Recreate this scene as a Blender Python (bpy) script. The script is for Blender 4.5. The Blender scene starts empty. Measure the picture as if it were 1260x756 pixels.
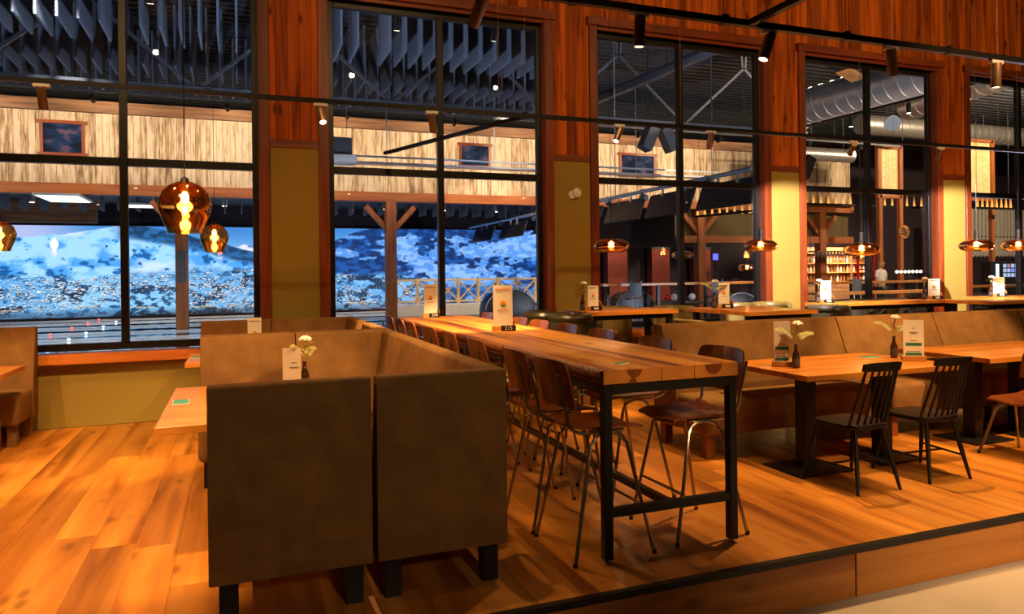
import bpy, bmesh, math, random
import numpy as np
from mathutils import Vector, Matrix

random.seed(11)
SC = bpy.context.scene
COL = SC.collection
PI = math.pi

# ------------------------------------------------------------------ camera
cam_d = bpy.data.cameras.new('camera')
cam = bpy.data.objects.new('camera', cam_d)
COL.objects.link(cam)
cam_d.sensor_width = 36.0
cam_d.lens = 36.0 * 888.4 / 1260.0
cam_d.shift_y = -42.1 / 1260.0
cam_d.clip_end = 200
_yaw, _roll = 0.3635, -0.0117
_R = Vector((math.cos(_yaw), -math.sin(_yaw), 0)); _F = Vector((math.sin(_yaw), math.cos(_yaw), 0)); _U = Vector((0, 0, 1))
_R3 = _R * math.cos(_roll) + _U * math.sin(_roll)
_U3 = _U * math.cos(_roll) - _R * math.sin(_roll)
_m = Matrix(((_R3.x, _U3.x, -_F.x, 0), (_R3.y, _U3.y, -_F.y, 0), (_R3.z, _U3.z, -_F.z, 1.53), (0, 0, 0, 1)))
cam.matrix_world = _m
SC.camera = cam

# ------------------------------------------------------------------ world, exposure
w = bpy.data.worlds.new('night'); SC.world = w; w.use_nodes = True
w.node_tree.nodes['Background'].inputs[0].default_value = (0.02, 0.03, 0.06, 1)
w.node_tree.nodes['Background'].inputs[1].default_value = 0.2
SC.view_settings.view_transform = 'Standard'
SC.view_settings.look = 'None'
SC.view_settings.gamma = 1.0
SC.view_settings.use_curve_mapping = False
SC.view_settings.exposure = 0.0

WARM = (1.0, 0.60, 0.25)
WARMW = (1.0, 0.72, 0.45)
COOL = (0.62, 0.74, 1.0)

def lamp(kind, name, loc, energy, color, aim=None, parent=None, **kw):
    d = bpy.data.lights.new(name, kind)
    d.energy = energy; d.color = color
    for k, v in kw.items(): setattr(d, k, v)
    o = bpy.data.objects.new(name, d); COL.objects.link(o)
    o.location = loc
    if aim is not None:
        v = Vector(aim) - Vector(loc)
        o.rotation_euler = v.to_track_quat('-Z', 'Y').to_euler()
    if parent is not None: o.parent = parent
    return o

# unseen spots added to light the dining room and the hall, some near the floor
for _x, _y, _e, _a in ((-2.6, 4.6, 520, (-1.7, 5.4, 0)), (0.2, 5.2, 200, (0.2, 6.4, 0.6)), (3.2, 5.0, 330, (2.25, 5.7, 1.0)), (6.4, 5.0, 150, (6.2, 5.6, 0.8)), (9.6, 5.2, 420, (9.6, 6.8, 1.0))):
    lamp('SPOT', 'added_room_spot', (_x, _y, 6.2), _e, WARM, _a, spot_size=math.radians(75), spot_blend=0.6, shadow_soft_size=0.05)
for _x, _y, _z, _e, _a, _s in ((-1.5, 1.0, 6.1, 420, (0.3, 8.5, 4.0), 62), (2.5, 0.5, 6.1, 560, (3.9, 8.5, 4.2), 62), (6.0, 0.5, 6.1, 720, (7.4, 8.5, 4.2), 62), (10.0, 0.5, 6.1, 800, (11.0, 8.5, 4.2), 62)):
    lamp('SPOT', 'added_room_spot', (_x, _y, _z), _e, WARM, _a, spot_size=math.radians(_s), spot_blend=0.8, shadow_soft_size=0.05)
for _x, _y, _z, _e, _a, _s in ((1.4, -3.5, 3.6, 370, (0.55, 3.36, 0.62), 22), (5.4, -1.2, 5.8, 1900, (4.9, 1.7, -0.27), 38), (4.2, -3.0, 1.7, 190, (3.8, 3.0, -0.45), 34), (2.6, 0.6, 2.95, 320, (2.18, 3.34, 0.98), 20), (4.95, 4.6, 6.1, 1550, (4.15, 3.9, 0.1), 34), (5.0, 0.8, 6.1, 1700, (4.9, 5.4, 0.9), 30), (1.2, 0.8, 6.1, 1200, (2.2, 6.2, 1.15), 15)):
    lamp('SPOT', 'added_room_spot', (_x, _y, _z), _e, WARMW if _y < 0 else WARM, _a, spot_size=math.radians(_s), spot_blend=0.8 if _y < 4 else 0.35, shadow_soft_size=0.2 if _y < 4 else 0.03)
for _x, _y, _z, _e, _c, _a in ((0.85, 11.8, 1.6, 950, COOL, (0.9, 15.5, 7.0)), (-14, 14, 0.6, 1300, COOL, (-1, 15.5, 7.0)), (15.0, 9.3, 0.6, 1700, COOL, (4, 15.5, 7.0)), (-9, 12.0, 7.3, 160, COOL, (-5, 17, 5.8)), (1, 12.0, 7.4, 160, COOL, (2, 17, 5.8)), (9, 12.0, 7.4, 200, COOL, (9, 17, 5.8)),
                               (18, 12.0, 7.4, 2200, WARMW, (17, 16.5, 5.0)), (27, 14.5, 7.0, 3000, WARMW, (26.5, 21, 4.0)), (15.6, 9.2, 2.4, 900, WARMW, (16, 14, 6.2))):
    lamp('SPOT', 'added_hall_spot', (_x, _y, _z), _e, _c, _a, spot_size=math.radians(140), spot_blend=0.7, shadow_soft_size=0.15)  # added light for the baffles, ducts and bar

lamp('SPOT', 'added_hall_spot', (-3, 13.0, 6.8), 1900, (1.0, 0.97, 0.94), (-3, 20.5, 0), spot_size=math.radians(44), spot_blend=0.5, shadow_soft_size=0.1)  # unseen spot added to whiten the lanes
lamp('SPOT', 'added_hall_spot', (7.5, 19.0, 6.8), 1300, WARMW, (8.3, 25.3, 0.9), spot_size=math.radians(44), spot_blend=0.5, shadow_soft_size=0.1)  # unseen spot added to brighten the fence

# ------------------------------------------------------------------ materials
def _new(name):
    m = bpy.data.materials.new(name); m.use_nodes = True
    nt = m.node_tree
    return m, nt.nodes, nt.links, nt.nodes['Principled BSDF']

def _coords(N, L, scale, rnd=True):
    tc = N.new('ShaderNodeTexCoord'); mp = N.new('ShaderNodeMapping')
    mp.inputs['Scale'].default_value = scale
    if rnd:
        oi = N.new('ShaderNodeObjectInfo'); mu = N.new('ShaderNodeVectorMath'); mu.operation = 'MULTIPLY_ADD'
        cx = N.new('ShaderNodeCombineXYZ')
        for i in range(3): L.new(oi.outputs['Random'], cx.inputs[i])
        mu.inputs[1].default_value = (37.0, 53.0, 71.0)
        L.new(cx.outputs[0], mu.inputs[0]); L.new(tc.outputs['Object'], mu.inputs[2])
        L.new(mu.outputs[0], mp.inputs['Vector'])
        return mp, oi
    L.new(tc.outputs['Object'], mp.inputs['Vector'])
    return mp, None

def plain(name, col, rough=0.5, metal=0.0, var=0.0, nscale=8.0, bump=0.0, spec=None, coat=0.0):
    m, N, L, b = _new(name)
    b.inputs['Roughness'].default_value = rough; b.inputs['Metallic'].default_value = metal
    if spec is not None: b.inputs['Specular IOR Level'].default_value = spec
    if coat: b.inputs['Coat Weight'].default_value = coat
    mp, oi = _coords(N, L, (nscale,) * 3)
    nz = N.new('ShaderNodeTexNoise'); nz.inputs['Scale'].default_value = 1.0; nz.inputs['Detail'].default_value = 4
    L.new(mp.outputs[0], nz.inputs['Vector'])
    mx = N.new('ShaderNodeMix'); mx.data_type = 'RGBA'
    mx.inputs[6].default_value = tuple(c * (1 - var) for c in col) + (1,)
    mx.inputs[7].default_value = tuple(min(1, c * (1 + var)) for c in col) + (1,)
    L.new(nz.outputs['Fac'], mx.inputs[0]); L.new(mx.outputs[2], b.inputs['Base Color'])
    if bump:
        bp = N.new('ShaderNodeBump'); bp.inputs['Strength'].default_value = bump; bp.inputs['Distance'].default_value = 0.004
        L.new(nz.outputs['Fac'], bp.inputs['Height']); L.new(bp.outputs[0], b.inputs['Normal'])
    return m

def wood(name, dark, mid, light, axis=1, rough=0.4, stretch=14.0, scale=3.0, tone=0.35, knots=0.0, bump=0.15, coat=0.0, spec=0.4):
    m, N, L, b = _new(name)
    b.inputs['Specular IOR Level'].default_value = spec
    b.inputs['Roughness'].default_value = rough
    if coat: b.inputs['Coat Weight'].default_value = coat; b.inputs['Coat Roughness'].default_value = 0.12
    s = [scale * stretch / 4] * 3; s[axis] = scale / 4
    mp, oi = _coords(N, L, tuple(s))
    nz = N.new('ShaderNodeTexNoise'); nz.inputs['Scale'].default_value = 1.0; nz.inputs['Detail'].default_value = 6; nz.inputs['Distortion'].default_value = 0.6
    L.new(mp.outputs[0], nz.inputs['Vector'])
    rp = N.new('ShaderNodeValToRGB'); e = rp.color_ramp.elements
    e[0].position = 0.3; e[0].color = (*dark, 1); e[1].position = 0.72; e[1].color = (*light, 1)
    k = e.new(0.5); k.color = (*mid, 1)
    L.new(nz.outputs['Fac'], rp.inputs[0])
    out = rp.outputs[0]
    if knots:
        s2 = [5.0] * 3; s2[axis] = 2.2
        mp2, _ = _coords(N, L, tuple(s2))
        vo = N.new('ShaderNodeTexVoronoi'); vo.inputs['Scale'].default_value = 1.0
        L.new(mp2.outputs[0], vo.inputs['Vector'])
        mr = N.new('ShaderNodeMapRange'); mr.inputs[1].default_value = 0.06; mr.inputs[2].default_value = 0.2; mr.inputs[3].default_value = knots; mr.inputs[4].default_value = 0.0
        L.new(vo.outputs['Distance'], mr.inputs[0])
        mk = N.new('ShaderNodeMix'); mk.data_type = 'RGBA'; mk.inputs[7].default_value = tuple(c * 0.3 for c in dark) + (1,)
        L.new(mr.outputs[0], mk.inputs[0]); L.new(out, mk.inputs[6]); out = mk.outputs[2]
    hs = N.new('ShaderNodeHueSaturation')
    mr2 = N.new('ShaderNodeMapRange'); mr2.inputs[3].default_value = 1 - tone; mr2.inputs[4].default_value = 1 + tone
    L.new(oi.outputs['Random'], mr2.inputs[0]); L.new(mr2.outputs[0], hs.inputs['Value'])
    L.new(out, hs.inputs['Color']); L.new(hs.outputs[0], b.inputs['Base Color'])
    if bump:
        bp = N.new('ShaderNodeBump'); bp.inputs['Strength'].default_value = bump; bp.inputs['Distance'].default_value = 0.003
        L.new(nz.outputs['Fac'], bp.inputs['Height']); L.new(bp.outputs[0], b.inputs['Normal'])
    return m

def emit(name, col, strength):
    m, N, L, b = _new(name)
    b.inputs['Base Color'].default_value = (0, 0, 0, 1)
    b.inputs['Emission Color'].default_value = (*col, 1); b.inputs['Emission Strength'].default_value = strength
    return m

def pane_glass(name, tint=(0.96, 0.98, 1.0)):
    m = bpy.data.materials.new(name); m.use_nodes = True
    N, L = m.node_tree.nodes, m.node_tree.links
    N.clear()
    out = N.new('ShaderNodeOutputMaterial'); mx = N.new('ShaderNodeMixShader')
    tr = N.new('ShaderNodeBsdfTransparent'); tr.inputs[0].default_value = (*tint, 1)
    gl = N.new('ShaderNodeBsdfGlossy'); gl.inputs['Roughness'].default_value = 0.0
    lw = N.new('ShaderNodeLayerWeight'); lw.inputs['Blend'].default_value = 0.5      # Facing = 1 - |cos|
    pw = N.new('ShaderNodeMath'); pw.operation = 'POWER'; pw.inputs[1].default_value = 5.0
    fr = N.new('ShaderNodeMath'); fr.operation = 'MULTIPLY_ADD'; fr.inputs[1].default_value = 0.93; fr.inputs[2].default_value = 0.035
    L.new(lw.outputs['Facing'], pw.inputs[0]); L.new(pw.outputs[0], fr.inputs[0])
    L.new(fr.outputs[0], mx.inputs[0]); L.new(tr.outputs[0], mx.inputs[1]); L.new(gl.outputs[0], mx.inputs[2]); L.new(mx.outputs[0], out.inputs[0])
    return m

def amber(name, tint, refl, base):
    m = bpy.data.materials.new(name); m.use_nodes = True
    N, L = m.node_tree.nodes, m.node_tree.links
    N.clear()
    out = N.new('ShaderNodeOutputMaterial'); mx = N.new('ShaderNodeMixShader')
    tr = N.new('ShaderNodeBsdfTransparent'); tr.inputs[0].default_value = (*tint, 1)
    gl = N.new('ShaderNodeBsdfGlossy'); gl.inputs['Roughness'].default_value = 0.05; gl.inputs[0].default_value = (*refl, 1)
    lw = N.new('ShaderNodeLayerWeight'); lw.inputs['Blend'].default_value = 0.35
    mr = N.new('ShaderNodeMapRange'); mr.inputs[3].default_value = base; mr.inputs[4].default_value = 0.95
    L.new(lw.outputs['Facing'], mr.inputs[0]); L.new(mr.outputs[0], mx.inputs[0])
    L.new(tr.outputs[0], mx.inputs[1]); L.new(gl.outputs[0], mx.inputs[2]); L.new(mx.outputs[0], out.inputs[0])
    return m

M = {}
M['pine'] = wood('pine_board', (0.16, 0.026, 0.002), (0.42, 0.088, 0.006), (0.58, 0.14, 0.010), axis=2, rough=0.55, tone=0.32, knots=0.85, spec=0.15)
M['trim'] = wood('stained_trim', (0.12, 0.022, 0.005), (0.19, 0.038, 0.008), (0.26, 0.055, 0.012), axis=2, rough=0.4, tone=0.12, knots=0.4)
M['trim_x'] = wood('stained_trim_long', (0.12, 0.022, 0.005), (0.19, 0.038, 0.008), (0.26, 0.055, 0.012), axis=0, rough=0.4, tone=0.12, knots=0.4)
M['sill'] = wood('orange_sill', (0.35, 0.09, 0.015), (0.5, 0.14, 0.025), (0.6, 0.2, 0.04), axis=0, rough=0.35, tone=0.1, knots=0.5)
M['oak_floor'] = wood('oak_floor', (0.24, 0.066, 0.007), (0.50, 0.180, 0.022), (0.66, 0.28, 0.045), axis=1, rough=0.36, scale=2.0, stretch=13, tone=0.30, knots=0.6, bump=0.25)
M['oak_top'] = wood('oak_tabletop', (0.36, 0.105, 0.012), (0.54, 0.185, 0.022), (0.64, 0.25, 0.038), axis=0, rough=0.3, scale=2.4, tone=0.12, coat=0.2)
M['plank_top'] = wood('varnished_plank', (0.13, 0.022, 0.002), (0.54, 0.195, 0.024), (0.72, 0.39, 0.07), axis=1, rough=0.4, scale=1.5, stretch=30, tone=0.25, knots=0.8, coat=0.0, spec=0.3)
M['riser'] = wood('oak_riser', (0.28, 0.08, 0.01), (0.48, 0.17, 0.025), (0.58, 0.23, 0.04), axis=0, rough=0.45, scale=1.6, tone=0.12, knots=0.5)
M['shaded_card'] = plain('card_shaded', (0.34, 0.28, 0.20), 0.6, var=0.05)  # white card darkened in colour for the shade it stands in
M['end_grain'] = plain('end_grain', (0.55, 0.2, 0.035), 0.4, var=0.25, nscale=14)
M['knot'] = plain('dark_knot', (0.2, 0.045, 0.008), 0.4, var=0.3, nscale=30)
M['bark'] = plain('live_edge', (0.22, 0.06, 0.012), 0.6, var=0.7, nscale=26, bump=0.9)
M['green'] = plain('olive_paint', (0.30, 0.215, 0.046), 0.8, var=0.08, nscale=40, bump=0.08, spec=0.1)
M['black'] = plain('black_metal', (0.012, 0.010, 0.009), 0.42, 0.3, var=0.2)
M['frame'] = plain('window_frame_metal', (0.014, 0.012, 0.011), 0.35, 0.4, var=0.15)
M['suede'] = plain('brown_suede', (0.215, 0.105, 0.034), 0.85, var=0.42, nscale=7, bump=0.25, spec=0.1)
M['walnut'] = wood('walnut_ply', (0.10, 0.024, 0.006), (0.19, 0.05, 0.012), (0.26, 0.075, 0.02), axis=2, rough=0.3, scale=5, tone=0.15, coat=0.3)
M['tube'] = plain('worn_steel_tube', (0.42, 0.37, 0.32), 0.28, 1.0, var=0.15)
M['spindle'] = plain('black_lacquered_wood', (0.014, 0.009, 0.006), 0.42, var=0.3, spec=0.25)
M['leather'] = plain('dark_leather', (0.035, 0.028, 0.014), 0.32, var=0.25, nscale=20, bump=0.1)
M['olive'] = plain('lit_olive_leather', (0.16, 0.115, 0.028), 0.4, var=0.2, nscale=20, bump=0.1)  # the dark tub leather, lightened in colour for seats standing in light
M['concrete'] = plain('screed', (0.42, 0.33, 0.23), 0.55, var=0.18, nscale=3, bump=0.15)
M['glass'] = pane_glass('window_glass')
M['amber'] = amber('amber_glass', (1.0, 0.60, 0.20), (1.0, 0.62, 0.24), 0.42)
M['copper'] = amber('copper_glass', (1.0, 0.62, 0.30), (1.0, 0.66, 0.40), 0.58)
M['filament'] = emit('filament', (1.0, 0.62, 0.22), 60)
M['lens'] = emit('spot_lens', (1.0, 0.80, 0.55), 14)
M['bronze'] = plain('bronze_spot', (0.26, 0.155, 0.085), 0.38, 0.6, var=0.15)
M['paper'] = plain('card_white', (0.78, 0.70, 0.58), 0.6, var=0.04)
M['ink'] = plain('brown_ink', (0.30, 0.16, 0.07), 0.7)
M['inkdark'] = plain('dark_ink', (0.06, 0.05, 0.045), 0.7)
M['orange_ink'] = plain('orange_ink', (0.75, 0.26, 0.02), 0.6)
M['green_ink'] = plain('green_ink', (0.01, 0.17, 0.09), 0.6)
M['teal'] = plain('teal_card', (0.03, 0.27, 0.22), 0.5)
M['white'] = plain('white_plastic', (0.75, 0.72, 0.68), 0.4)
M['bottle'] = plain('brown_bottle', (0.045, 0.014, 0.004), 0.12, coat=0.5)
M['petal'] = plain('white_petal', (0.82, 0.74, 0.62), 0.7, var=0.1, nscale=60)
M['leaf'] = plain('dusty_leaf', (0.33, 0.30, 0.085), 0.6, var=0.4, nscale=30)
M['holder'] = wood('holder_wood', (0.36, 0.14, 0.03), (0.5, 0.21, 0.05), (0.6, 0.28, 0.08), axis=0, rough=0.45, tone=0.08)
M['dark_ceiling'] = plain('dark_ceiling', (0.02, 0.017, 0.015), 0.8, var=0.2)
M['room_wall'] = plain('dim_wall', (0.10, 0.055, 0.025), 0.8, var=0.2)
# ------------------------------------------------------------------ mesh helpers
class MB:
    def __init__(s): s.v = []; s.f = []
    def add(s, vs, fs):
        k = len(s.v); s.v += [tuple(p) for p in vs]; s.f += [tuple(i + k for i in f) for f in fs]; return s
    def box(s, x0, x1, y0, y1, z0, z1):
        return s.add([(x0, y0, z0), (x1, y0, z0), (x1, y1, z0), (x0, y1, z0), (x0, y0, z1), (x1, y0, z1), (x1, y1, z1), (x0, y1, z1)],
                     [(0, 3, 2, 1), (4, 5, 6, 7), (0, 1, 5, 4), (1, 2, 6, 5), (2, 3, 7, 6), (3, 0, 4, 7)])
    def obox(s, c, size, mat):
        c = Vector(c); hx, hy, hz = (q / 2 for q in size)
        ps = [c + mat @ Vector((x, y, z)) for x, y, z in ((-hx, -hy, -hz), (hx, -hy, -hz), (hx, hy, -hz), (-hx, hy, -hz), (-hx, -hy, hz), (hx, -hy, hz), (hx, hy, hz), (-hx, hy, hz))]
        return s.add(ps, [(0, 3, 2, 1), (4, 5, 6, 7), (0, 1, 5, 4), (1, 2, 6, 5), (2, 3, 7, 6), (3, 0, 4, 7)])
    def bar(s, p, q, wd, ht, up=(0, 0, 1)):
        p, q = Vector(p), Vector(q); d = q - p; z = d.normalized()
        u = Vector(up)
        if abs(z.dot(u)) > 0.98: u = Vector((1, 0, 0))
        x = u.cross(z).normalized(); y = z.cross(x)
        return s.obox((p + q) / 2, (wd, ht, d.length), Matrix((x, y, z)).transposed())
    def tube(s, pts, r, n=8, caps=True):
        pts = [Vector(p) for p in pts]; rs = r if isinstance(r, (list, tuple)) else [r] * len(pts)
        prev = None; rings = []
        for i, p in enumerate(pts):
            t = (pts[min(i + 1, len(pts) - 1)] - pts[max(i - 1, 0)]).normalized()
            if prev is None:
                a = Vector((0, 0, 1)) if abs(t.z) < 0.9 else Vector((1, 0, 0)); x = a.cross(t).normalized()
            else: x = (prev - t * prev.dot(t)).normalized()
            prev = x; y = t.cross(x)
            rings.append([p + (x * math.cos(2 * PI * k / n) + y * math.sin(2 * PI * k / n)) * rs[i] for k in range(n)])
        vs = [q for rg in rings for q in rg]; fs = []
        for i in range(len(pts) - 1):
            for k in range(n):
                fs.append((i * n + k, i * n + (k + 1) % n, (i + 1) * n + (k + 1) % n, (i + 1) * n + k))
        if caps: fs.append(tuple(range(n))[::-1]); fs.append(tuple((len(pts) - 1) * n + k for k in range(n)))
        return s.add(vs, fs)
    def lathe(s, prof, n=20, c=(0, 0, 0), cap0=True, cap1=True, rot=None):
        vs = []; fs = []
        for r, z in prof:
            for k in range(n):
                q = Vector((r * math.cos(2 * PI * k / n), r * math.sin(2 * PI * k / n), z))
                if rot is not None: q = rot @ q
                vs.append(q + Vector(c))
        for i in range(len(prof) - 1):
            for k in range(n):
                fs.append((i * n + k, i * n + (k + 1) % n, (i + 1) * n + (k + 1) % n, (i + 1) * n + k))
        if cap0: fs.append(tuple(range(n))[::-1])
        if cap1: fs.append(tuple((len(prof) - 1) * n + k for k in range(n)))
        return s.add(vs, fs)
    def sphere(s, c, r, n=12, m=8, sq=(1, 1, 1)):
        prof = [(max(1e-4, math.sin(PI * i / m)), -math.cos(PI * i / m)) for i in range(m + 1)]
        vs = []; fs = []
        for a, z in prof:
            for k in range(n): vs.append((c[0] + r * sq[0] * a * math.cos(2 * PI * k / n), c[1] + r * sq[1] * a * math.sin(2 * PI * k / n), c[2] + r * sq[2] * z))
        for i in range(m):
            for k in range(n): fs.append((i * n + k, i * n + (k + 1) % n, (i + 1) * n + (k + 1) % n, (i + 1) * n + k))
        return s.add(vs, fs)
    def prism(s, poly, a, b, axis=0):
        # poly of 2D points extruded along axis from a to b (axis 0: (y,z), 1: (x,z), 2: (x,y))
        def P(p, t): return {0: (t, p[0], p[1]), 1: (p[0], t, p[1]), 2: (p[0], p[1], t)}[axis]
        n = len(poly); vs = [P(p, a) for p in poly] + [P(p, b) for p in poly]
        fs = [tuple(range(n)), tuple(range(2 * n - 1, n - 1, -1))] + [(i, n + i, n + (i + 1) % n, (i + 1) % n) for i in range(n)]
        return s.add(vs, fs)
    def grid(s, fn, nu, nv, thick=None):
        # sheet from fn(u,v) with optional thickness vector/func
        P = [[Vector(fn(i / nu, j / nv)) for j in range(nv + 1)] for i in range(nu + 1)]
        ix = lambda i, j: i * (nv + 1) + j
        vs = [p for r in P for p in r]; fs = [(ix(i, j), ix(i + 1, j), ix(i + 1, j + 1), ix(i, j + 1)) for i in range(nu) for j in range(nv)]
        if thick is not None:
            t = Vector(thick); k = len(vs); vs = vs + [p + t for p in vs]
            fs = fs + [tuple(k + q for q in f[::-1]) for f in fs]
            rim = [ix(i, 0) for i in range(nu)] + [ix(nu, j) for j in range(nv)] + [ix(i, nv) for i in range(nu, 0, -1)] + [ix(0, j) for j in range(nv, 0, -1)]
            for a, b in zip(rim, rim[1:] + rim[:1]): fs.append((b, a, a + k, b + k))
        return s.add(vs, fs)
    def mesh(s, name, bevel=0.0, seg=2, smooth=True, angle=35):
        me = bpy.data.meshes.new(name); me.from_pydata(s.v, [], s.f)
        bm = bmesh.new(); bm.from_mesh(me)
        bmesh.ops.recalc_face_normals(bm, faces=bm.faces)
        if bevel:
            es = [e for e in bm.edges if len(e.link_faces) == 2 and e.calc_face_angle(0) > 0.5]
            bmesh.ops.bevel(bm, geom=es, offset=bevel, segments=seg, affect='EDGES', profile=0.5, clamp_overlap=True)
        bm.to_mesh(me); bm.free()
        if smooth:
            me.polygons.foreach_set('use_smooth', [True] * len(me.polygons))
            me.set_sharp_from_angle(angle=math.radians(angle))
        return me

KIDS = {}
def link(o, parent=None):
    COL.objects.link(o)
    if parent is not None:
        o.parent = parent; KIDS.setdefault(parent.name, []).append(o)
    return o
def obj(name, mb, mat, parent=None, loc=(0, 0, 0), rotz=0.0, bevel=0.0, seg=2, smooth=True, angle=35):
    me = mb if isinstance(mb, bpy.types.Mesh) else mb.mesh(name, bevel, seg, smooth, angle)
    if mat is not None and not me.materials: me.materials.append(M[mat] if isinstance(mat, str) else mat)
    o = bpy.data.objects.new(name, me); o.location = loc; o.rotation_euler = (0, 0, rotz)
    return link(o, parent)
def thing(name, label, cat, loc=(0, 0, 0), rotz=0.0, group=None):
    o = bpy.data.objects.new(name, None); o.empty_display_size = 0.05
    o.location = loc; o.rotation_euler = (0, 0, rotz)
    o['label'] = label; o['category'] = cat
    if group: o['group'] = group
    return link(o)
def tag(o, label, cat, group=None, kind=None):
    o['label'] = label; o['category'] = cat
    if group: o['group'] = group
    if kind: o['kind'] = kind
    return o
def struct(o): o['kind'] = 'structure'; return o
def root(name):
    o = bpy.data.objects.new(name, None); o.empty_display_size = 0.05; o['kind'] = 'structure'
    return link(o)
def dup(src, parent=None):
    c = src.copy(); COL.objects.link(c)
    if parent is not None: c.parent = parent; KIDS.setdefault(parent.name, []).append(c)
    for k in list(KIDS.get(src.name, [])): dup(k, c)
    return c
def place(src, used, loc, rotz, label=None, group=None):
    o = src if not used else dup(src)
    o.location = loc; o.rotation_euler = (0, 0, rotz)
    if label: o['label'] = label
    if group: o['group'] = group
    return o
def text_mesh(s, size, extrude=0.0008):
    cu = bpy.data.curves.new('lettering', 'FONT'); cu.body = s; cu.size = size; cu.extrude = extrude
    cu.align_x = 'CENTER'; cu.align_y = 'CENTER'; cu.resolution_u = 3
    o = bpy.data.objects.new('lettering', cu); COL.objects.link(o)
    dg = bpy.context.evaluated_depsgraph_get()
    me = bpy.data.meshes.new_from_object(o.evaluated_get(dg))
    bpy.data.objects.remove(o); bpy.data.curves.remove(cu)
    me.transform(Matrix.Rotation(PI / 2, 4, 'X'))      # stands upright, read from -Y
    return me
# ------------------------------------------------------------------ dining room shell
FY = 8.60                                   # plane of the window frames
WX0, WW, WG = 0.9986, 2.708, 0.758
def WL(i): return WX0 + (i - 2) * (WW + WG)
def WR(i): return WL(i) + WW
HT, HS = 4.73, 0.77
CEIL = 6.4

fl = struct(obj('floor', MB().box(-7, 15.2, 3.06, 8.75, -0.30, -0.024), 'dark_ceiling'))
rnd = random.Random(3)
n_col = 0
x = -3.1
while x < 11.9:
    y = 3.07 - rnd.random() * 1.6
    while y < 8.5:
        ln = 1.9 + rnd.random() * 0.6
        y0, y1 = max(y, 3.07), min(y + ln, 8.5)
        if y1 - y0 > 0.05:
            L_ = y1 - y0
            obj('plank', MB().box(-0.1152, 0.1152, -L_ / 2 + 0.0004, L_ / 2 - 0.0004, -0.024, 0.0), 'oak_floor', fl, (x + 0.1155, (y0 + y1) / 2, 0), bevel=0.0012, seg=1)
        y += ln
    x += 0.231
obj('edge_strip', MB().box(-7, 15.2, 3.03, 3.068, -0.03, 0.004), 'black', fl)
for k in range(8):
    obj('riser_board', MB().box(-1.245, 1.245, -0.011, 0.011, -0.27, -0.03), M['riser'], fl, (-5.6 + 2.5 * k, 3.045, 0), bevel=0.002, seg=1)
struct(obj('lower_floor', MB().box(-7, 15.2, -5.5, 3.06, -0.45, -0.27), 'concrete'))
struct(obj('wall_left', MB().box(-7.2, -7.0, -5.5, 8.72, -0.45, CEIL), 'room_wall'))
struct(obj('wall_right', MB().box(15.2, 15.4, -5.5, 8.72, -0.45, CEIL), 'room_wall'))
struct(obj('wall_front', MB().box(-7.2, 15.4, -5.7, -5.5, -0.45, CEIL), 'room_wall'))
struct(obj('ceiling', MB().box(-7.2, 15.4, -5.7, 8.72, CEIL, CEIL + 0.2), 'dark_ceiling'))

core = MB()
core.box(-7, 15.2, 8.53, 8.72, -0.3, 0.70)
core.box(-7, WL(1), 8.53, 8.72, 0.70, CEIL)
for i in (1, 2, 3, 4): core.box(WR(i), WL(i + 1), 8.53, 8.72, 0.70, CEIL)
core.box(WR(5), 15.2, 8.53, 8.72, 0.70, CEIL)
for i in range(1, 6): core.box(WL(i), WR(i), 8.53, 8.72, HT, CEIL)
wb = struct(obj('wall_back', core, 'room_wall', smooth=False))
# boards of the pine cladding
bw = 0.137
tall = MB().box(-bw / 2 + 0.0015, bw / 2 - 0.0015, -0.011, 0.011, 3.05, CEIL).mesh('board', 0.004, 1)
short = MB().box(-bw / 2 + 0.0015, bw / 2 - 0.0015, -0.011, 0.011, 4.83, CEIL).mesh('board', 0.004, 1)
for me in (tall, short): me.materials.append(M['pine'])
for i in range(1, 6):
    p0 = WR(i) + 0.06; p1 = (WL(i + 1) if i < 5 else 15.0) - 0.06
    q = int(round((p1 - p0) / bw)); st = (p1 - p0) / q
    for k in range(q):
        o = obj('board', tall, None, wb, (p0 + st * (k + 0.5), 8.516 + rnd.random() * 0.006, 0)); o.scale.x = st / bw
    p0 = WL(i) - 0.06; p1 = WR(i) + 0.06
    q = int(round((p1 - p0) / bw)); st = (p1 - p0) / q
    for k in range(q):
        if p0 + st * (k + 0.5) < -3.5: continue
        o = obj('board', short, None, wb, (p0 + st * (k + 0.5), 8.516 + rnd.random() * 0.006, 0)); o.scale.x = st / bw
# olive painted panels
for i in range(1, 5):
    obj('painted_panel', MB().box(WR(i) + 0.11, WL(i + 1) - 0.11, 8.505, 8.53, 0.0, 2.975), 'green', wb, bevel=0.003, seg=1)
    obj('trim', MB().box(WR(i) + 0.11, WL(i + 1) - 0.11, 8.492, 8.53, 2.97, 3.055), 'trim_x', wb, bevel=0.004, seg=1)
for i in range(1, 6):
    obj('painted_panel', MB().box(WL(i) - 0.0, WR(i) + 0.0, 8.505, 8.53, 0.0, 0.665), 'green', wb, bevel=0.003, seg=1)

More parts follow.
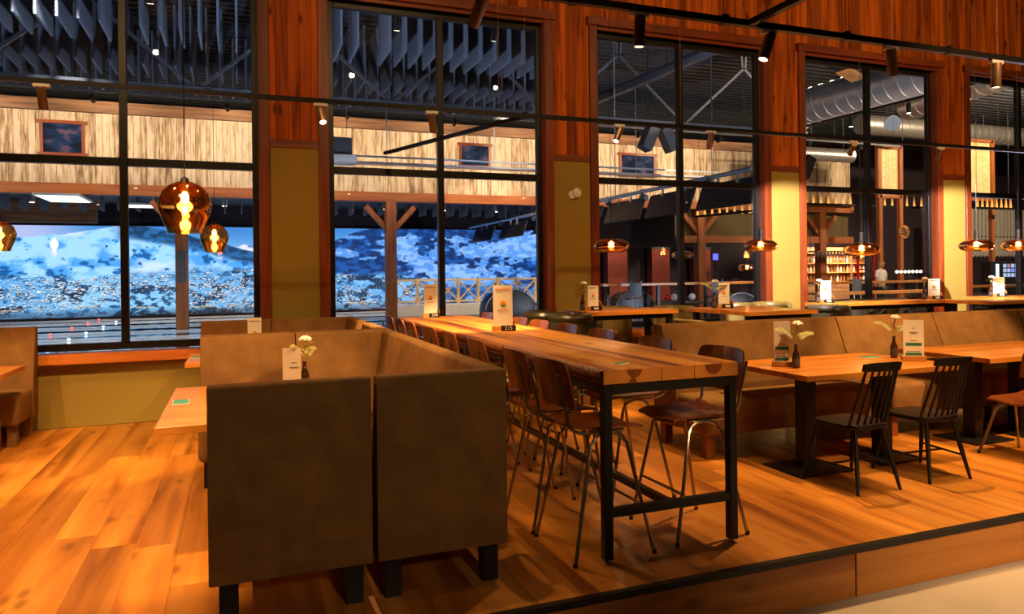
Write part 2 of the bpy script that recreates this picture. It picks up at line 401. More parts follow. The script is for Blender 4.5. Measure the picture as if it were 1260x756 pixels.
for i in range(1, 6):
    wn = root('window_%d' % i)
    a, b = WL(i), WR(i); c = (a + b) / 2
    for s, e in ((a - 0.115, a), (b, b + 0.115)):
        obj('casing', MB().box(s, e, 8.475, 8.60, 0.0, 4.80), 'trim', wn, bevel=0.004, seg=1)
    obj('casing', MB().box(a - 0.15, b + 0.15, 8.445, 8.60, 4.775, 4.885), 'trim_x', wn, bevel=0.004, seg=1)
    obj('reveal', MB().box(a, b, 8.50, 8.66, HT, 4.775), 'trim_x', wn, bevel=0.003, seg=1)
    for s, e in ((a - 0.02, a + 0.005), (b - 0.005, b + 0.02)):
        obj('reveal', MB().box(s, e, 8.50, 8.70, 0.77, 4.775), 'trim', wn)
    obj('sill', MB().box(a - 0.12, b + 0.12, 8.37, 8.60, 0.655, 0.755), 'sill', wn, bevel=0.006, seg=1)
    for s, e in ((a, a + 0.07), (b - 0.07, b)):
        obj('stile', MB().box(s, e, FY, FY + 0.07, HS, HT), 'frame', wn, bevel=0.004, seg=1)
    for z0, z1 in ((HS, HS + 0.075), (HT - 0.07, HT)):
        obj('rail', MB().box(a + 0.07, b - 0.07, FY, FY + 0.07, z0, z1), 'frame', wn, bevel=0.004, seg=1)
    obj('mullion', MB().box(c - 0.038, c + 0.038, FY - 0.015, FY + 0.07, HS + 0.075, HT - 0.07), 'frame', wn, bevel=0.004, seg=1)
    for s, e in ((a + 0.07, c - 0.038), (c + 0.038, b - 0.07)):
        obj('transom', MB().box(s, e, FY - 0.01, FY + 0.07, 2.712, 2.795), 'frame', wn, bevel=0.004, seg=1)
        for z0, z1 in ((HS + 0.075, 2.712), (2.795, HT - 0.07)):
            obj('pane', MB().box(s, e, FY + 0.028, FY + 0.036, z0, z1), 'glass', wn, smooth=False)

# ------------------------------------------------------------------ lighting track
def rail(name, p, q, label, wires, zc=CEIL):
    t = thing(name, label, 'light track', p)
    d = Vector(q) - Vector(p)
    obj('rail', MB().bar((0, 0, 0), d, 0.036, 0.036), 'black', t, smooth=False)
    for s in wires:
        o = d * s
        obj('wire', MB().tube([(o.x, o.y, 0.01), (o.x, o.y, zc - p[2])], 0.0022, 5), 'bronze', t)
        obj('clip', MB().box(o.x - 0.018, o.x + 0.018, o.y - 0.024, o.y + 0.024, -0.022, 0.03), 'black', t, smooth=False)
    return t
TZ = 2.95
rail('track_rail', (-6.5, 6.05, TZ), (14.8, 6.05, TZ), 'black ceiling track nearer the windows, crossing in front of the panes', [(x + 6.5) / 21.3 for x in (-0.2, 2.45, 4.1, 6.9, 8.6, 10.2)])
rail('track_rail', (-2.4, 3.4, TZ), (12.0, 3.4, TZ), 'upper black ceiling track running over the pine wall towards the right', [(x + 2.4) / 14.4 for x in (0.95, 1.65, 2.6, 3.5, 4.37)])
rail('track_rail', (2.77, 3.37, TZ), (2.77, -1.5, TZ), 'short black cross track joining the upper track at an angle', [0.5])
rail('track_rail', (2.46, 6.08, TZ), (1.63, 8.44, TZ), 'black cross track running from the window track to the glass', [0.15])

def spot(loc, aim, label, energy, cone=62, blend=0.3, mat='bronze', ln=0.165, color=WARM):
    p = Vector(loc); a = Vector(aim)
    t = thing('track_spotlight', label, 'spotlight', (p.x, p.y, TZ), group='cylinder spotlights on the ceiling tracks')
    obj('adapter', MB().box(-0.055, 0.055, -0.017, 0.017, -0.045, -0.018), 'white', t, bevel=0.004, seg=1)
    obj('stem', MB().tube([(0.0, 0, -0.045), (0.0, 0, -0.10)], 0.008, 6), 'bronze', t)
    d = (a - (p - Vector((0, 0, 0.1)))).normalized()
    d0 = Vector((0, 0, -0.095)) - d * ln * 0.35
    q = d.to_track_quat('Z', 'Y').to_matrix()
    r = 0.031
    obj('housing', MB().lathe([(r * 0.93, 0), (r, 0.004), (r, ln), (r - 0.005, ln), (r - 0.005, ln - 0.012)], 20, d0, True, True, q), mat, t)
    obj('lens', MB().lathe([(0.002, ln - 0.006), (r - 0.0055, ln - 0.006)], 20, d0, True, True, q), 'lens', t)
    lamp('SPOT', 'spot_beam', d0 + d * (ln + 0.012), energy, color, d0 + d * 5, t, spot_size=math.radians(cone), spot_blend=blend, shadow_soft_size=0.014)
    return t
ES = 210
SPOTS = [
 # on the window track
 ((-1.3, 6.05), (-1.25, 7.4, 0), 'bronze track spotlight hanging before the leftmost window', ES * 1.3),
 ((0.65, 6.05), (0.95, 4.6, 0.5), 'bronze spotlight with lit face beside the wooden pillar of two left windows', ES * 0.7),
 ((1.58, 6.05), (2.05, 6.9, 1.0), 'bronze spotlight hanging before the mullion of the second window', ES * 4.0),
 ((3.41, 6.05), (2.4, 5.6, 1.0), 'spotlight tilted right at the left edge of the third window', ES * 0.75),
 ((4.45, 6.05), (4.9, 7.3, 1.0), 'spotlight tilted right in the third window, beside the pipe end', ES * 0.8),
 ((6.31, 6.05), (7.58, 8.5, 1.3), 'dark spotlight in the fourth window aimed back at the wall', ES * 6.5),
 ((7.63, 6.05), (8.4, 7.6, 0.9), 'dark spotlight before the pillar between the two right windows', ES * 0.8),
 ((9.55, 6.05), (11.03, 8.5, 1.3), 'dark spotlight before the fifth window, aimed back at the lit pillar', ES * 7.0),
 # on the upper track
 ((1.14, 3.4), (0.75, 5.6, 0.7), 'bronze spotlight cut by the top of the frame', ES * 1.3),
 ((2.05, 3.4), (2.07, 3.62, 0.9), 'bronze spotlight hanging straight on the upper track, above the second pillar', ES * 0.05),
 ((2.91, 3.4), (2.2, 3.45, 0.9), 'spotlight on the upper track tilted left, above the third pillar', ES * 0.05),
 ((3.87, 3.4), (4.55, 3.75, 0.9), 'spotlight on the upper track with its lit face towards us', ES * 0.35),
 ((4.82, 3.4), (4.86, 3.5, 0.2), 'spotlight hanging straight on the upper track, farthest right', ES * 0.55),
]
for (x, y), aim, lab, en in SPOTS: spot((x, y, TZ), aim, lab, en, color=(1.0, 0.86, 0.86) if 'aimed back' in lab else WARM, cone=54 if y < 4 else 62)
spot((-2.2, 3.4, TZ), (-1.4, 4.6, 0), 'spotlight added outside the frame to light the left aisle', ES * 2.2)  # this and the next three: unseen track spots added for their light
spot((-0.6, 3.4, TZ), (-0.45, 5.2, 0.3), 'spotlight added outside the frame to light the aisle beside the booth', ES * 1.6)
spot((-3.0, 6.05, TZ), (-2.2, 7.0, 0.4), 'spotlight added outside the frame to light the left booth', ES)
spot((6.6, 3.4, TZ), (6.6, 4.9, 0.6), 'spotlight added outside the frame to light the right-hand tables', ES * 2.6)
t = thing('white_sensor', 'small white sensor hanging at the upper right corner of the frame', 'sensor', (5.16, 3.30, 3.25))
obj('body', MB().lathe([(0.02, -0.03), (0.045, -0.022), (0.05, 0.0), (0.04, 0.02), (0.01, 0.025)], 16), 'white', t)
obj('rod', MB().tube([(0, 0, 0.02), (0, 0, CEIL - 3.25)], 0.004, 6), 'white', t)
# ------------------------------------------------------------------ upholstered booths and benches
def back_profile(top, bot, h=1.055):
    return [(0.0, 0.19), (0.0, h - 0.01), (0.012, h), (top, h), (top + 0.02, h - 0.015), (bot, 0.47), (bot, 0.19)]
def bench(name, label, loc, rotz, wd, depth=0.66, top=0.075, bot=0.20, group=None, side=0.0, legs=None, seat_gap=0.0):
    t = thing(name, label, 'bench', loc, rotz, group)
    obj('backrest', MB().prism(back_profile(top, bot), 0, wd, 0), 'suede', t, bevel=0.014, seg=2)
    sx1 = wd - (bot if side else 0.0)
    if side:
        m = MB().prism([(wd - p[0], p[1]) for p in back_profile(top, bot)], top + 0.01, side, 1)
        obj('backrest', m, 'suede', t, bevel=0.014, seg=2)
    y1 = max(depth, side)
    obj('seat', MB().box(0.004, sx1 - 0.004, bot - 0.01, y1, 0.19, 0.485), 'suede', t, bevel=0.045, seg=3)
    for lx in (0.08, wd - 0.08):
        for ly in (0.08, y1 - 0.10):
            obj('leg', MB().box(lx - 0.04, lx + 0.04, ly - 0.04, ly + 0.04, 0, 0.2), legs or 'black', t, bevel=0.004, seg=1)
    return t
G1 = 'modules of the brown suede booths'
bench('booth_bench', 'brown suede booth bench turned away, left panel nearest to us', (-0.13, 3.36, 0), 0, 0.705, group=G1)
bench('booth_bench', 'brown suede corner unit turned away, beside the long plank table', (0.597, 3.36, 0), 0, 0.645, side=1.0, group=G1)
bench('booth_bench', 'long suede side bench of the near booth, backing onto the bar stools', (1.242, 4.37, 0), PI / 2, 1.0, group=G1)
bench('booth_bench', 'suede corner unit at the far right of the near booth', (1.242, 5.38, 0), PI / 2, 0.87, side=0.80, group=G1)
bench('booth_bench', 'suede bench facing us across the near booth table, left of its seam', (0.435, 6.25, 0), PI, 0.715, group=G1)
bench('booth_bench', 'suede bench of the far booth backing onto the near booth', (-0.28, 6.28, 0), 0, 0.70, group=G1)
bench('booth_bench', 'suede corner unit of the far booth backing onto the near booth', (0.43, 6.28, 0), 0, 0.812, side=0.92, group=G1)
bench('booth_bench', 'suede corner unit of the far booth under the window pillar', (1.242, 7.55, 0), PI / 2, 0.80, side=0.90, group=G1)
bench('booth_bench', 'suede bench of the far booth under the leftmost window, beside the white menu card', (0.335, 8.35, 0), PI, 0.70, group=G1)
bench('booth_bench', 'tall suede bench under the leftmost window at the left edge, with brown legs', (-1.85, 8.34, 0), PI, 1.4, group=G1, legs='suede')
bench('booth_bench', 'suede bench just showing its rounded seat end at the left edge', (-3.2, 5.94, 0), 0, 1.5, group=G1)
G2 = 'modules of the long suede bench behind the dining tables'
for x0, x1, lab in ((3.5, 5.49, 'long suede bench behind the nearer dining table, its free end at the left'),
                    (5.5, 6.79, 'suede bench module behind the second dining table'),
                    (6.8, 8.09, 'suede bench module behind the second table, right of its menu'),
                    (8.1, 10.0, 'suede bench module at the right edge of the frame')):
    bench('wall_bench', lab, (x1, 5.64, 0), PI, x1 - x0, depth=0.79, top=0.12, bot=0.36, group=G2, legs='walnut')

# ------------------------------------------------------------------ tables
def pedestal_table(label, x0, x1, y0, y1, posts, z=0.75, th=0.042, mat='oak_top', group=None):
    cx, cy = (x0 + x1) / 2, (y0 + y1) / 2
    t = thing('dining_table', label, 'table', (cx, cy, 0), 0, group)
    n = max(2, round((y1 - y0) / 0.16)); st = (y1 - y0) / n
    for k in range(n):
        obj('tabletop_stave', MB().box(x0 - cx, x1 - cx, -st / 2 + 0.0004, st / 2 - 0.0004, z - th, z), mat, t, (0, y0 - cy + st * (k + 0.5), 0), bevel=0.002, seg=1)
    for px, py in posts:
        obj('post', MB().box(px - cx - 0.05, px - cx + 0.05, py - cy - 0.06, py - cy + 0.06, 0.012, z - th), 'black', t, bevel=0.004, seg=1)
        obj('base_plate', MB().box(px - cx - 0.24, px - cx + 0.24, py - cy - 0.21, py - cy + 0.21, 0.0, 0.014), 'black', t, bevel=0.003, seg=1)
    return t
pedestal_table('oak booth table with a green card, in the near booth', -0.41, 0.72, 4.14, 5.56, [(0.22, 4.6), (0.22, 5.1)])
pedestal_table('oak table of the far booth, its end showing under the leftmost window', -0.45, 0.72, 7.1, 8.0, [(0.1, 7.5)])
pedestal_table('oak table at the left edge, before the tall suede bench', -3.1, -1.80, 6.82, 7.66, [(-2.5, 7.2)])
pedestal_table('oak dining table with two spindle chairs', 3.87, 5.44, 4.15, 5.12, [(4.07, 4.39), (4.88, 4.42)])
pedestal_table('oak dining table at the right edge, above the steel tube chair', 5.98, 7.7, 4.30, 5.22, [(6.14, 4.58), (6.78, 4.62)])

# the long plank table
lt = thing('plank_table', 'long bar-height table of thick varnished pine planks on a black steel frame', 'table', (2.195, 5.92, 0))
TX0, TX1, TY0, TY1, TH = -0.425, 0.425, -2.58, 2.55, 1.017
edges = [TX0, TX0 + 0.353, TX0 + 0.56, TX1]
for a, b in zip(edges, edges[1:]):
    obj('plank', MB().box(-(b - a) / 2 + 0.001, (b - a) / 2 - 0.001, TY0, TY1, TH - 0.077, TH), 'plank_top', lt, ((a + b) / 2, 0, 0), bevel=0.004, seg=1)
    obj('end_grain', MB().box(a + 0.002, b - 0.002, TY0 - 0.003, TY0 + 0.002, TH - 0.075, TH - 0.003), 'end_grain', lt, smooth=False)
def half_disc(cx, cz, r, a0, a1):
    n = 12; poly = [(cx + r * math.cos(a0 + (a1 - a0) * k / n), cz + r * math.sin(a0 + (a1 - a0) * k / n)) for k in range(n + 1)]
    return MB().prism(poly, TY0 - 0.0045, TY0 - 0.001, 1)
obj('knot', half_disc(TX0 + 0.185, TH - 0.004, 0.045, -PI, 0), 'knot', lt, smooth=False)
obj('knot', half_disc(TX0 + 0.175, TH - 0.073, 0.024, 0, PI), 'knot', lt, smooth=False)
obj('knot', half_disc(TX0 + 0.685, TH - 0.004, 0.056, -PI, 0), 'knot', lt, smooth=False)
r2 = random.Random(5)
bnoise = lambda u, v: 0.011 * math.sin(u * 411 + 9 * v) * math.sin(u * 977 + 31 * v) + 0.006 * math.sin(u * 1733 + 57 * v)
bn = [(r2.uniform(-0.012, 0.006), r2.uniform(-0.012, 0.004)) for _ in range(140)]
obj('live_edge', MB().grid(lambda u, v: (TX0 - 0.002 - 0.022 * math.sin(PI * v) ** 0.6 - (bnoise(u, v) if 0 < v < 1 else 0) + 0.02 * (1 - v), TY0 + 0.01 + u * (TY1 - TY0 - 0.02), TH - 0.077 + v * 0.076), 420, 6), 'bark', lt, angle=180)
for y in (TY0 + 0.03, TY1 - 0.03):
    for x in (TX0 + 0.03, TX1 - 0.03):
        obj('leg', MB().box(x - 0.025, x + 0.025, y - 0.025, y + 0.025, 0.02, TH - 0.079), 'black', lt, bevel=0.003, seg=1)
        obj('levelling_foot', MB().lathe([(0.016, 0), (0.016, 0.006), (0.006, 0.008), (0.006, 0.021)], 10, (x, y, 0)), 'tube', lt)
    obj('top_rail', MB().box(TX0 + 0.055, TX1 - 0.055, y - 0.025, y + 0.025, TH - 0.13, TH - 0.08), 'black', lt, smooth=False)
    obj('crossbar', MB().box(TX0 + 0.055, TX1 - 0.055, y - 0.02, y + 0.02, 0.24, 0.285), 'black', lt, smooth=False)
for x in (TX0 + 0.03, TX1 - 0.03):
    obj('side_rail', MB().box(x - 0.024, x + 0.024, TY0 + 0.055, TY1 - 0.055, TH - 0.13, TH - 0.08), 'black', lt, smooth=False)
obj('stretcher', MB().box(-0.02, 0.02, TY0 + 0.05, TY1 - 0.05, 0.24, 0.28), 'black', lt, smooth=False)

# ------------------------------------------------------------------ plywood tube stools (faces local +x)
def arc(p, q, r, c, n=5): return None
def tube_seat(name, label, cat, sh, back0, back1, group):
    t = thing(name, label, cat, (0, 0, 0), 0, group)
    seat = MB().grid(lambda u, v: (-0.215 + 0.43 * u, (v - 0.5) * 0.40 * (0.93 + 0.07 * math.sin(PI * u)),
                     sh + 0.012 * math.cos(2 * PI * (v - 0.5)) * -0.6 + (0.022 * ((0.25 - u) / 0.25) ** 2 if u < 0.25 else 0) - (0.016 * ((u - 0.85) / 0.15) ** 2 if u > 0.85 else 0)), 12, 8, (0, 0, -0.014))
    obj('seat', seat, 'walnut', t)
    h = back1 - back0
    back = MB().grid(lambda u, v: (-0.235 - 0.055 * v + 0.03 * (2 * abs(u - 0.5)) ** 2, (u - 0.5) * 0.43 * (1 - 0.10 * max(0, v - 0.8) / 0.2), back0 + h * v - (0.012 * (2 * abs(u - 0.5)) ** 6 if v > 0.9 else 0)), 10, 8, (-0.012, 0, 0))
    obj('backrest', back, 'walnut', t)
    zt = sh - 0.03
    for s in (-1, 1):
        y0, y1 = 0.175 * s, 0.245 * s
        pts = [(-0.24, y1, 0.0)]
        for k in range(1, 4): pts.append((-0.24 + 0.145 * k / 3.4, y1 + (y0 - y1) * k / 3.4, (zt - 0.06) * k / 3.0))
        for k in range(0, 7):
            a = PI - PI * k / 6; pts.append((0.005 + 0.095 * math.cos(a), y0, zt - 0.05 + 0.05 * math.sin(a)))
        for k in range(3, -1, -1): pts.append((0.24 - 0.135 * k / 3.0 * 0.95, y1 + (y0 - y1) * k / 3.4, (zt - 0.06) * k / 3.0))
        obj('leg', MB().tube(pts, 0.0105, 8), 'tube', t)
        bp = [(0.10, y0 * 0.95, zt + 0.005), (-0.13, y0 * 0.98, zt + 0.005)]
        for k in range(1, 5):
            a = -PI / 2 - (PI / 2 - 0.22) * k / 4; bp.append((-0.13 + 0.115 * math.cos(a) * 1.0, y0 * 1.0, zt + 0.09 + 0.085 * math.sin(a)))
        bp += [(-0.252, y0 * 1.03, back0 + 0.0), (-0.300, y0 * 1.04, back0 + h * 0.72)]
        obj('back_tube', MB().tube(bp, 0.0095, 8), 'tube', t)
        obj('foot_cap', MB().lathe([(0.013, 0), (0.013, 0.02)], 8, (-0.24, y1, 0)), 'black', t)
        obj('foot_cap', MB().lathe([(0.013, 0), (0.013, 0.02)], 8, (0.24, y1, 0)), 'black', t)
    if sh > 0.6:
        fb = [(0.175, -0.222, 0.27), (0.175, 0.222, 0.27)]
        obj('foot_bar', MB().tube(fb, 0.009, 8), 'tube', t)
    obj('cross_tube', MB().tube([(0.0, -0.175, zt - 0.004), (0.0, 0.175, zt - 0.004)], 0.009, 8), 'tube', t)
    return t
GS = 'plywood bar stools along the long table'
stool = tube_seat('bar_stool', '', 'stool', 0.695, 0.81, 1.065, GS)
ordn = ['first', 'second', 'third', 'fourth', 'fifth', 'sixth', 'seventh', 'eighth']
used = False
for k, y in enumerate((3.63, 4.15, 4.92, 5.62, 6.32, 7.02, 7.56, 8.09)):
    lab = '%s plywood bar stool from the near end, booth side of the long table' % ordn[k]
    place(stool, used, (1.85, y, 0), r2.uniform(-0.05, 0.05), lab, GS); used = True
for k, y in enumerate((3.67, 4.42, 5.22, 5.88, 6.52, 7.05, 7.58, 8.11)):
    lab = '%s plywood bar stool from the near end, right side of the long table' % ordn[k]
    place(stool, True, (2.50, y, 0), PI + r2.uniform(-0.05, 0.05), lab, GS)
tc = tube_seat('tube_chair', 'low plywood chair on steel tubes before the table at the right edge', 'chair', 0.47, 0.60, 0.83, None)
tc.location = (5.93, 3.95, 0); tc.rotation_euler = (0, 0, PI)

# ------------------------------------------------------------------ spindle chairs (face local +y)
def spindle_chair(label, loc, rz):
    t = thing('spindle_chair', label, 'chair', loc, rz, 'black spindle back chairs at the dining table')
    n = 16
    out = []
    for k in range(28):
        a = 2 * PI * k / 28; c, s_ = math.cos(a), math.sin(a)
        rx = 0.215 * (1.0 if s_ > 0 else 0.92); ex = 0.62
        out.append((rx * abs(c) ** ex * (1 if c >= 0 else -1), 0.205 * abs(s_) ** ex * (1 if s_ >= 0 else -1)))
    obj('seat', MB().prism(out, 0.425, 0.458, 2), 'spindle', t, bevel=0.008, seg=2)
    for sx, sy, bx, by in ((-1, 1, 0.235, 0.235), (1, 1, 0.235, 0.235), (-1, -1, 0.19, -0.235), (1, -1, 0.19, -0.235)):
        obj('leg', MB().tube([(sx * bx, by, 0), (sx * (bx - 0.035), by - 0.045 * sy, 0.22), (sx * (bx - 0.07), by - 0.09 * sy, 0.428)], [0.011, 0.016, 0.014], 8), 'spindle', t)
    for s in (-1, 1):
        obj('stretcher', MB().tube([(s * 0.213, 0.205, 0.165), (s * 0.172, -0.205, 0.165)], 0.008, 6), 'spindle', t)
    obj('stretcher', MB().tube([(-0.193, 0.0, 0.165), (0.193, 0.0, 0.165)], 0.008, 6), 'spindle', t)
    for k in range(7):
        f = (k - 3) / 3
        r = 0.0105 if abs(k - 3) == 3 else 0.0085
        obj('spindle', MB().tube([(0.165 * f, -0.165 + 0.028 * f * f, 0.45), (0.152 * f, -0.235 + 0.026 * f * f, 0.66), (0.138 * f, -0.300 + 0.03 * f * f, 0.86)], r, 7), 'spindle', t)
    obj('top_rail', MB().grid(lambda u, v: (-0.165 + 0.33 * u, -0.313 - 0.014 * v + 0.04 * (2 * u - 1) ** 2, 0.838 + 0.062 * v - (0.012 * (2 * u - 1) ** 4 if v > 0.5 else 0)), 12, 2, (0, 0.022, 0)), 'spindle', t)
    return t
spindle_chair('black spindle back chair at the left of the dining table', (4.075, 3.95, 0), 0.0)
spindle_chair('black spindle back chair before the menu card with green bands facing us', (4.76, 3.95, 0), -0.05)
# ------------------------------------------------------------------ bar tables and tub seats along the windows
BH = 1.07
def bar_table(label, x0, x1, y0, y1):
    cx, cy = (x0 + x1) / 2, (y0 + y1) / 2
    t = thing('bar_table', label, 'table', (cx, cy, 0), 0, 'bar-height oak tables along the windows')
    n = max(2, round((y1 - y0) / 0.17)); st = (y1 - y0) / n
    for k in range(n):
        obj('tabletop_stave', MB().box(x0 - cx, x1 - cx, -st / 2 + 0.0004, st / 2 - 0.0004, BH - 0.045, BH), 'oak_top', t, (0, y0 - cy + st * (k + 0.5), 0), bevel=0.002, seg=1)
    for sx in (-1, 1):
        for sy in (-1, 1):
            px, py = sx * ((x1 - x0) / 2 - 0.09), sy * ((y1 - y0) / 2 - 0.07)
            obj('leg', MB().box(px - 0.03, px + 0.03, py - 0.03, py + 0.03, 0, BH - 0.046), 'black', t, smooth=False)
    obj('apron', MB().box(x0 - cx + 0.06, x1 - cx - 0.06, y0 - cy + 0.05, y0 - cy + 0.08, BH - 0.10, BH - 0.046), 'black', t, smooth=False)
    obj('foot_rail', MB().box(x0 - cx + 0.08, x1 - cx - 0.08, -0.02, 0.02, 0.24, 0.28), 'black', t, smooth=False)
bar_table('oak bar table before the second pillar, beside two dark tub seats', 3.72, 4.92, 7.35, 7.98)
bar_table('oak bar table with its corner pointing at us, before the third window', 5.22, 6.18, 6.45, 7.62)
bar_table('long oak bar table under the fourth window', 7.35, 9.75, 7.5, 7.92)
bar_table('oak bar table before the pillar between the two right windows', 9.45, 10.7, 6.75, 7.45)
bar_table('oak bar table under the fifth window at the right edge', 10.75, 12.6, 7.6, 8.15)

def tub(label, loc, face, mat='leather', roll=True, top=1.0):
    # opening faces local +x
    t = thing('tub_seat', label, 'seat', loc, face, 'round-backed tub seats at the bar tables')
    a0, a1 = math.radians(62), math.radians(298)
    ri, ro = 0.19, 0.245
    def shell(r):
        return lambda u, v: ((r + 0.02 * v) * math.cos(a0 + (a1 - a0) * u), (r + 0.02 * v) * math.sin(a0 + (a1 - a0) * u), 0.50 + (top - 0.50) * v - (0 if roll else 0.10 * (2 * abs(u - 0.5)) ** 3 * v))
    n = 22
    m = MB(); m.grid(shell(ro), n, 3); m.grid(shell(ri), n, 3)
    fo, fi = shell(ro), shell(ri)
    m.grid(lambda u, v: Vector(fo(u, 1)).lerp(Vector(fi(u, 1)), v) + Vector((0, 0, 0.02 * math.sin(PI * v))), n, 3)
    m.grid(lambda u, v: Vector(fo(u, 0)).lerp(Vector(fi(u, 0)), v), n, 1)
    for e in (0.0, 1.0): m.grid(lambda u, v: Vector(fo(e, u)).lerp(Vector(fi(e, u)), v), 3, 1)
    obj('shell', m, mat, t, angle=60)
    if roll:
        pts = [((0.235) * math.cos(a0 + (a1 - a0) * k / 20), 0.235 * math.sin(a0 + (a1 - a0) * k / 20), top + 0.028) for k in range(21)]
        obj('padded_roll', MB().tube(pts, [0.03] + [0.052] * 19 + [0.03], 10), mat, t)
    obj('seat', MB().lathe([(0.05, 0.52), (0.19, 0.52), (0.205, 0.56), (0.205, 0.66), (0.18, 0.70), (0.05, 0.71)], 22), mat, t)
    for k in range(4):
        a = PI / 4 + k * PI / 2
        obj('leg', MB().tube([(0.26 * math.cos(a), 0.26 * math.sin(a), 0), (0.17 * math.cos(a), 0.17 * math.sin(a), 0.53)], 0.014, 7), 'black', t)
    obj('foot_ring', MB().tube([(0.232 * math.cos(2 * PI * k / 16), 0.232 * math.sin(2 * PI * k / 16), 0.2) for k in range(17)], 0.009, 6), 'black', t)
tub('dark leather tub seat with padded roll, nearer of two at the bar table end', (3.50, 7.28, 0), 0.0)
tub('dark leather tub seat with padded roll below the second pillar, behind its twin', (3.42, 7.86, 0), -0.1)
tub('lit-toned olive tub seat behind the right corner of the bar table at the second pillar', (5.28, 8.02, 0), PI + 0.5, 'olive')
tub('lit-toned olive tub seat half hidden behind the bar table at the second pillar', (4.5, 8.24, 0), -PI / 2, 'olive')
tub('low lit-toned olive bar chair behind the free end of the long suede bench', (4.66, 6.60, 0), 0.1, 'olive', False)
tub('low lit-toned olive bar chair second from the free end of the long suede bench', (4.78, 6.08, 0), 0.5, 'olive', False)
tub('low lit-toned olive bar chair under the corner of the pointing bar table', (5.35, 6.0, 0), PI / 2, 'olive', False)
tub('lit-toned olive tub seat before the third pillar, left of its twin', (6.42, 8.14, 0), -PI / 2 - 0.3, 'olive')
tub('lit-toned olive tub seat before the third pillar, right of its twin', (7.02, 8.18, 0), -PI / 2, 'olive')
tub('wide dark tub seat with its roll turned to us, before the long bar table', (6.85, 7.02, 0), PI, 'leather')
tub('dark tub seat behind the long bar table, under the fourth window mullion', (8.55, 8.2, 0), -PI / 2, 'leather')
tub('dark tub seat behind the long bar table, beside the menu at the pillar', (9.25, 8.2, 0), -PI / 2, 'leather')

# ------------------------------------------------------------------ pendants
def bulb(t, z0, big):
    obj('bulb', MB().sphere((0, 0, z0), 0.020 if big else 0.022, 10, 8, (1, 1, 1.5)), 'filament', t)
def globe(label, x, y, zc, r):
    t = thing('globe_pendant', label, 'pendant lamp', (x, y, zc), 0, 'amber globe pendants over the booths')
    prof = [(0.014, 1.02), (0.30, 0.98), (0.60, 0.84), (0.85, 0.57), (0.98, 0.22), (1.0, 0.0), (0.96, -0.22), (0.85, -0.50), (0.72, -0.80), (0.63, -1.06)]
    pr = [(a * r, z * r) for a, z in prof]
    inner = [(max(0.004, a - 0.005), z - (0.004 if i == 0 else 0)) for i, (a, z) in enumerate(pr)]
    obj('glass_shade', MB().lathe(pr, 36, cap0=False, cap1=False), 'amber', t, angle=80)
    obj('cap', MB().lathe([(0.016, r * 0.94), (0.022, r * 0.96), (0.022, r * 1.12), (0.008, r * 1.20)], 14), 'black', t)
    obj('lamp_holder', MB().lathe([(0.016, r * 0.62), (0.018, r * 0.65), (0.018, r * 0.94)], 12), 'bronze', t)
    obj('cord', MB().tube([(0, 0, r * 1.19), (0, 0, CEIL - zc)], 0.0028, 6), 'black', t)
    obj('bulb', MB().sphere((0, 0, r * 0.36), r * 0.15, 12, 8, (1, 1, 1.7)), 'filament', t)
    obj('bulb', MB().sphere((0, 0, -r * 0.16), r * 0.10, 12, 8, (1, 1, 1.7)), 'filament', t)
    lamp('POINT', 'glow', (0, 0, r * 0.05), 9, (1, 0.5, 0.18), None, t, shadow_soft_size=0.04)
globe('large amber globe pendant hanging before the leftmost window, nearest to us', -0.265, 4.35, 1.915, 0.137)
globe('amber globe pendant behind and below the large one, right of it', -0.205, 7.6, 1.905, 0.131)
globe('amber globe pendant cut by the left edge of the frame', -1.97, 7.6, 1.915, 0.131)
def saucer(label, x, y, zc, r=0.225, zt=CEIL):
    t = thing('saucer_pendant', label, 'pendant lamp', (x, y, zc), 0, 'flat copper glass pendants over the bar tables')
    prof = [(0.10, 0.40), (0.45, 0.385), (0.74, 0.30), (0.93, 0.16), (1.0, 0.0), (0.96, -0.16), (0.84, -0.28), (0.66, -0.35)]
    obj('glass_shade', MB().lathe([(a * r, z * r) for a, z in prof], 40, cap0=False, cap1=False), 'copper', t, angle=80)
    obj('cap', MB().lathe([(0.024, r * 0.36), (0.026, r * 0.40), (0.026, r * 1.0), (0.012, r * 1.05)], 14), 'black', t)
    obj('cord', MB().tube([(0, 0, r * 1.0), (0, 0, zt - zc)], 0.003, 6), 'black', t)
    obj('bulb', MB().sphere((0, 0, r * 0.10), r * 0.13, 12, 8, (1, 1, 1.25)), 'filament', t)
    lamp('POINT', 'glow', (0, 0, -r * 0.12), 9, (1, 0.6, 0.26), None, t, shadow_soft_size=0.04)
saucer('flat copper pendant at the left edge of the third window', 4.13, 7.55, 1.835, 0.215)
saucer('flat copper pendant against the third pillar', 6.26, 7.5, 1.84, 0.208)
saucer('flat copper pendant in the middle of the fourth window', 7.9, 7.45, 1.79, 0.232)
saucer('flat copper pendant at the left edge of the fifth window', 10.1, 7.45, 1.85, 0.226)
saucer('flat copper pendant cut by the right edge of the frame', 10.85, 7.35, 1.85, 0.226)

obj_al = thing('alarm_sounder', 'round white alarm sounder on the olive panel of the second pillar', 'alarm', (4.115, 8.503, 2.55))
RX = Matrix.Rotation(PI / 2, 3, 'X')
obj('base', MB().lathe([(0.055, 0), (0.055, 0.03), (0.045, 0.04)], 18, (-0.035, 0, -0.015), rot=RX), 'white', obj_al)
obj('horn', MB().lathe([(0.06, 0.0), (0.064, 0.05), (0.058, 0.066), (0.05, 0.06), (0.03, 0.07), (0.012, 0.072)], 22, (0.015, 0, 0.01), rot=RX), 'white', obj_al)

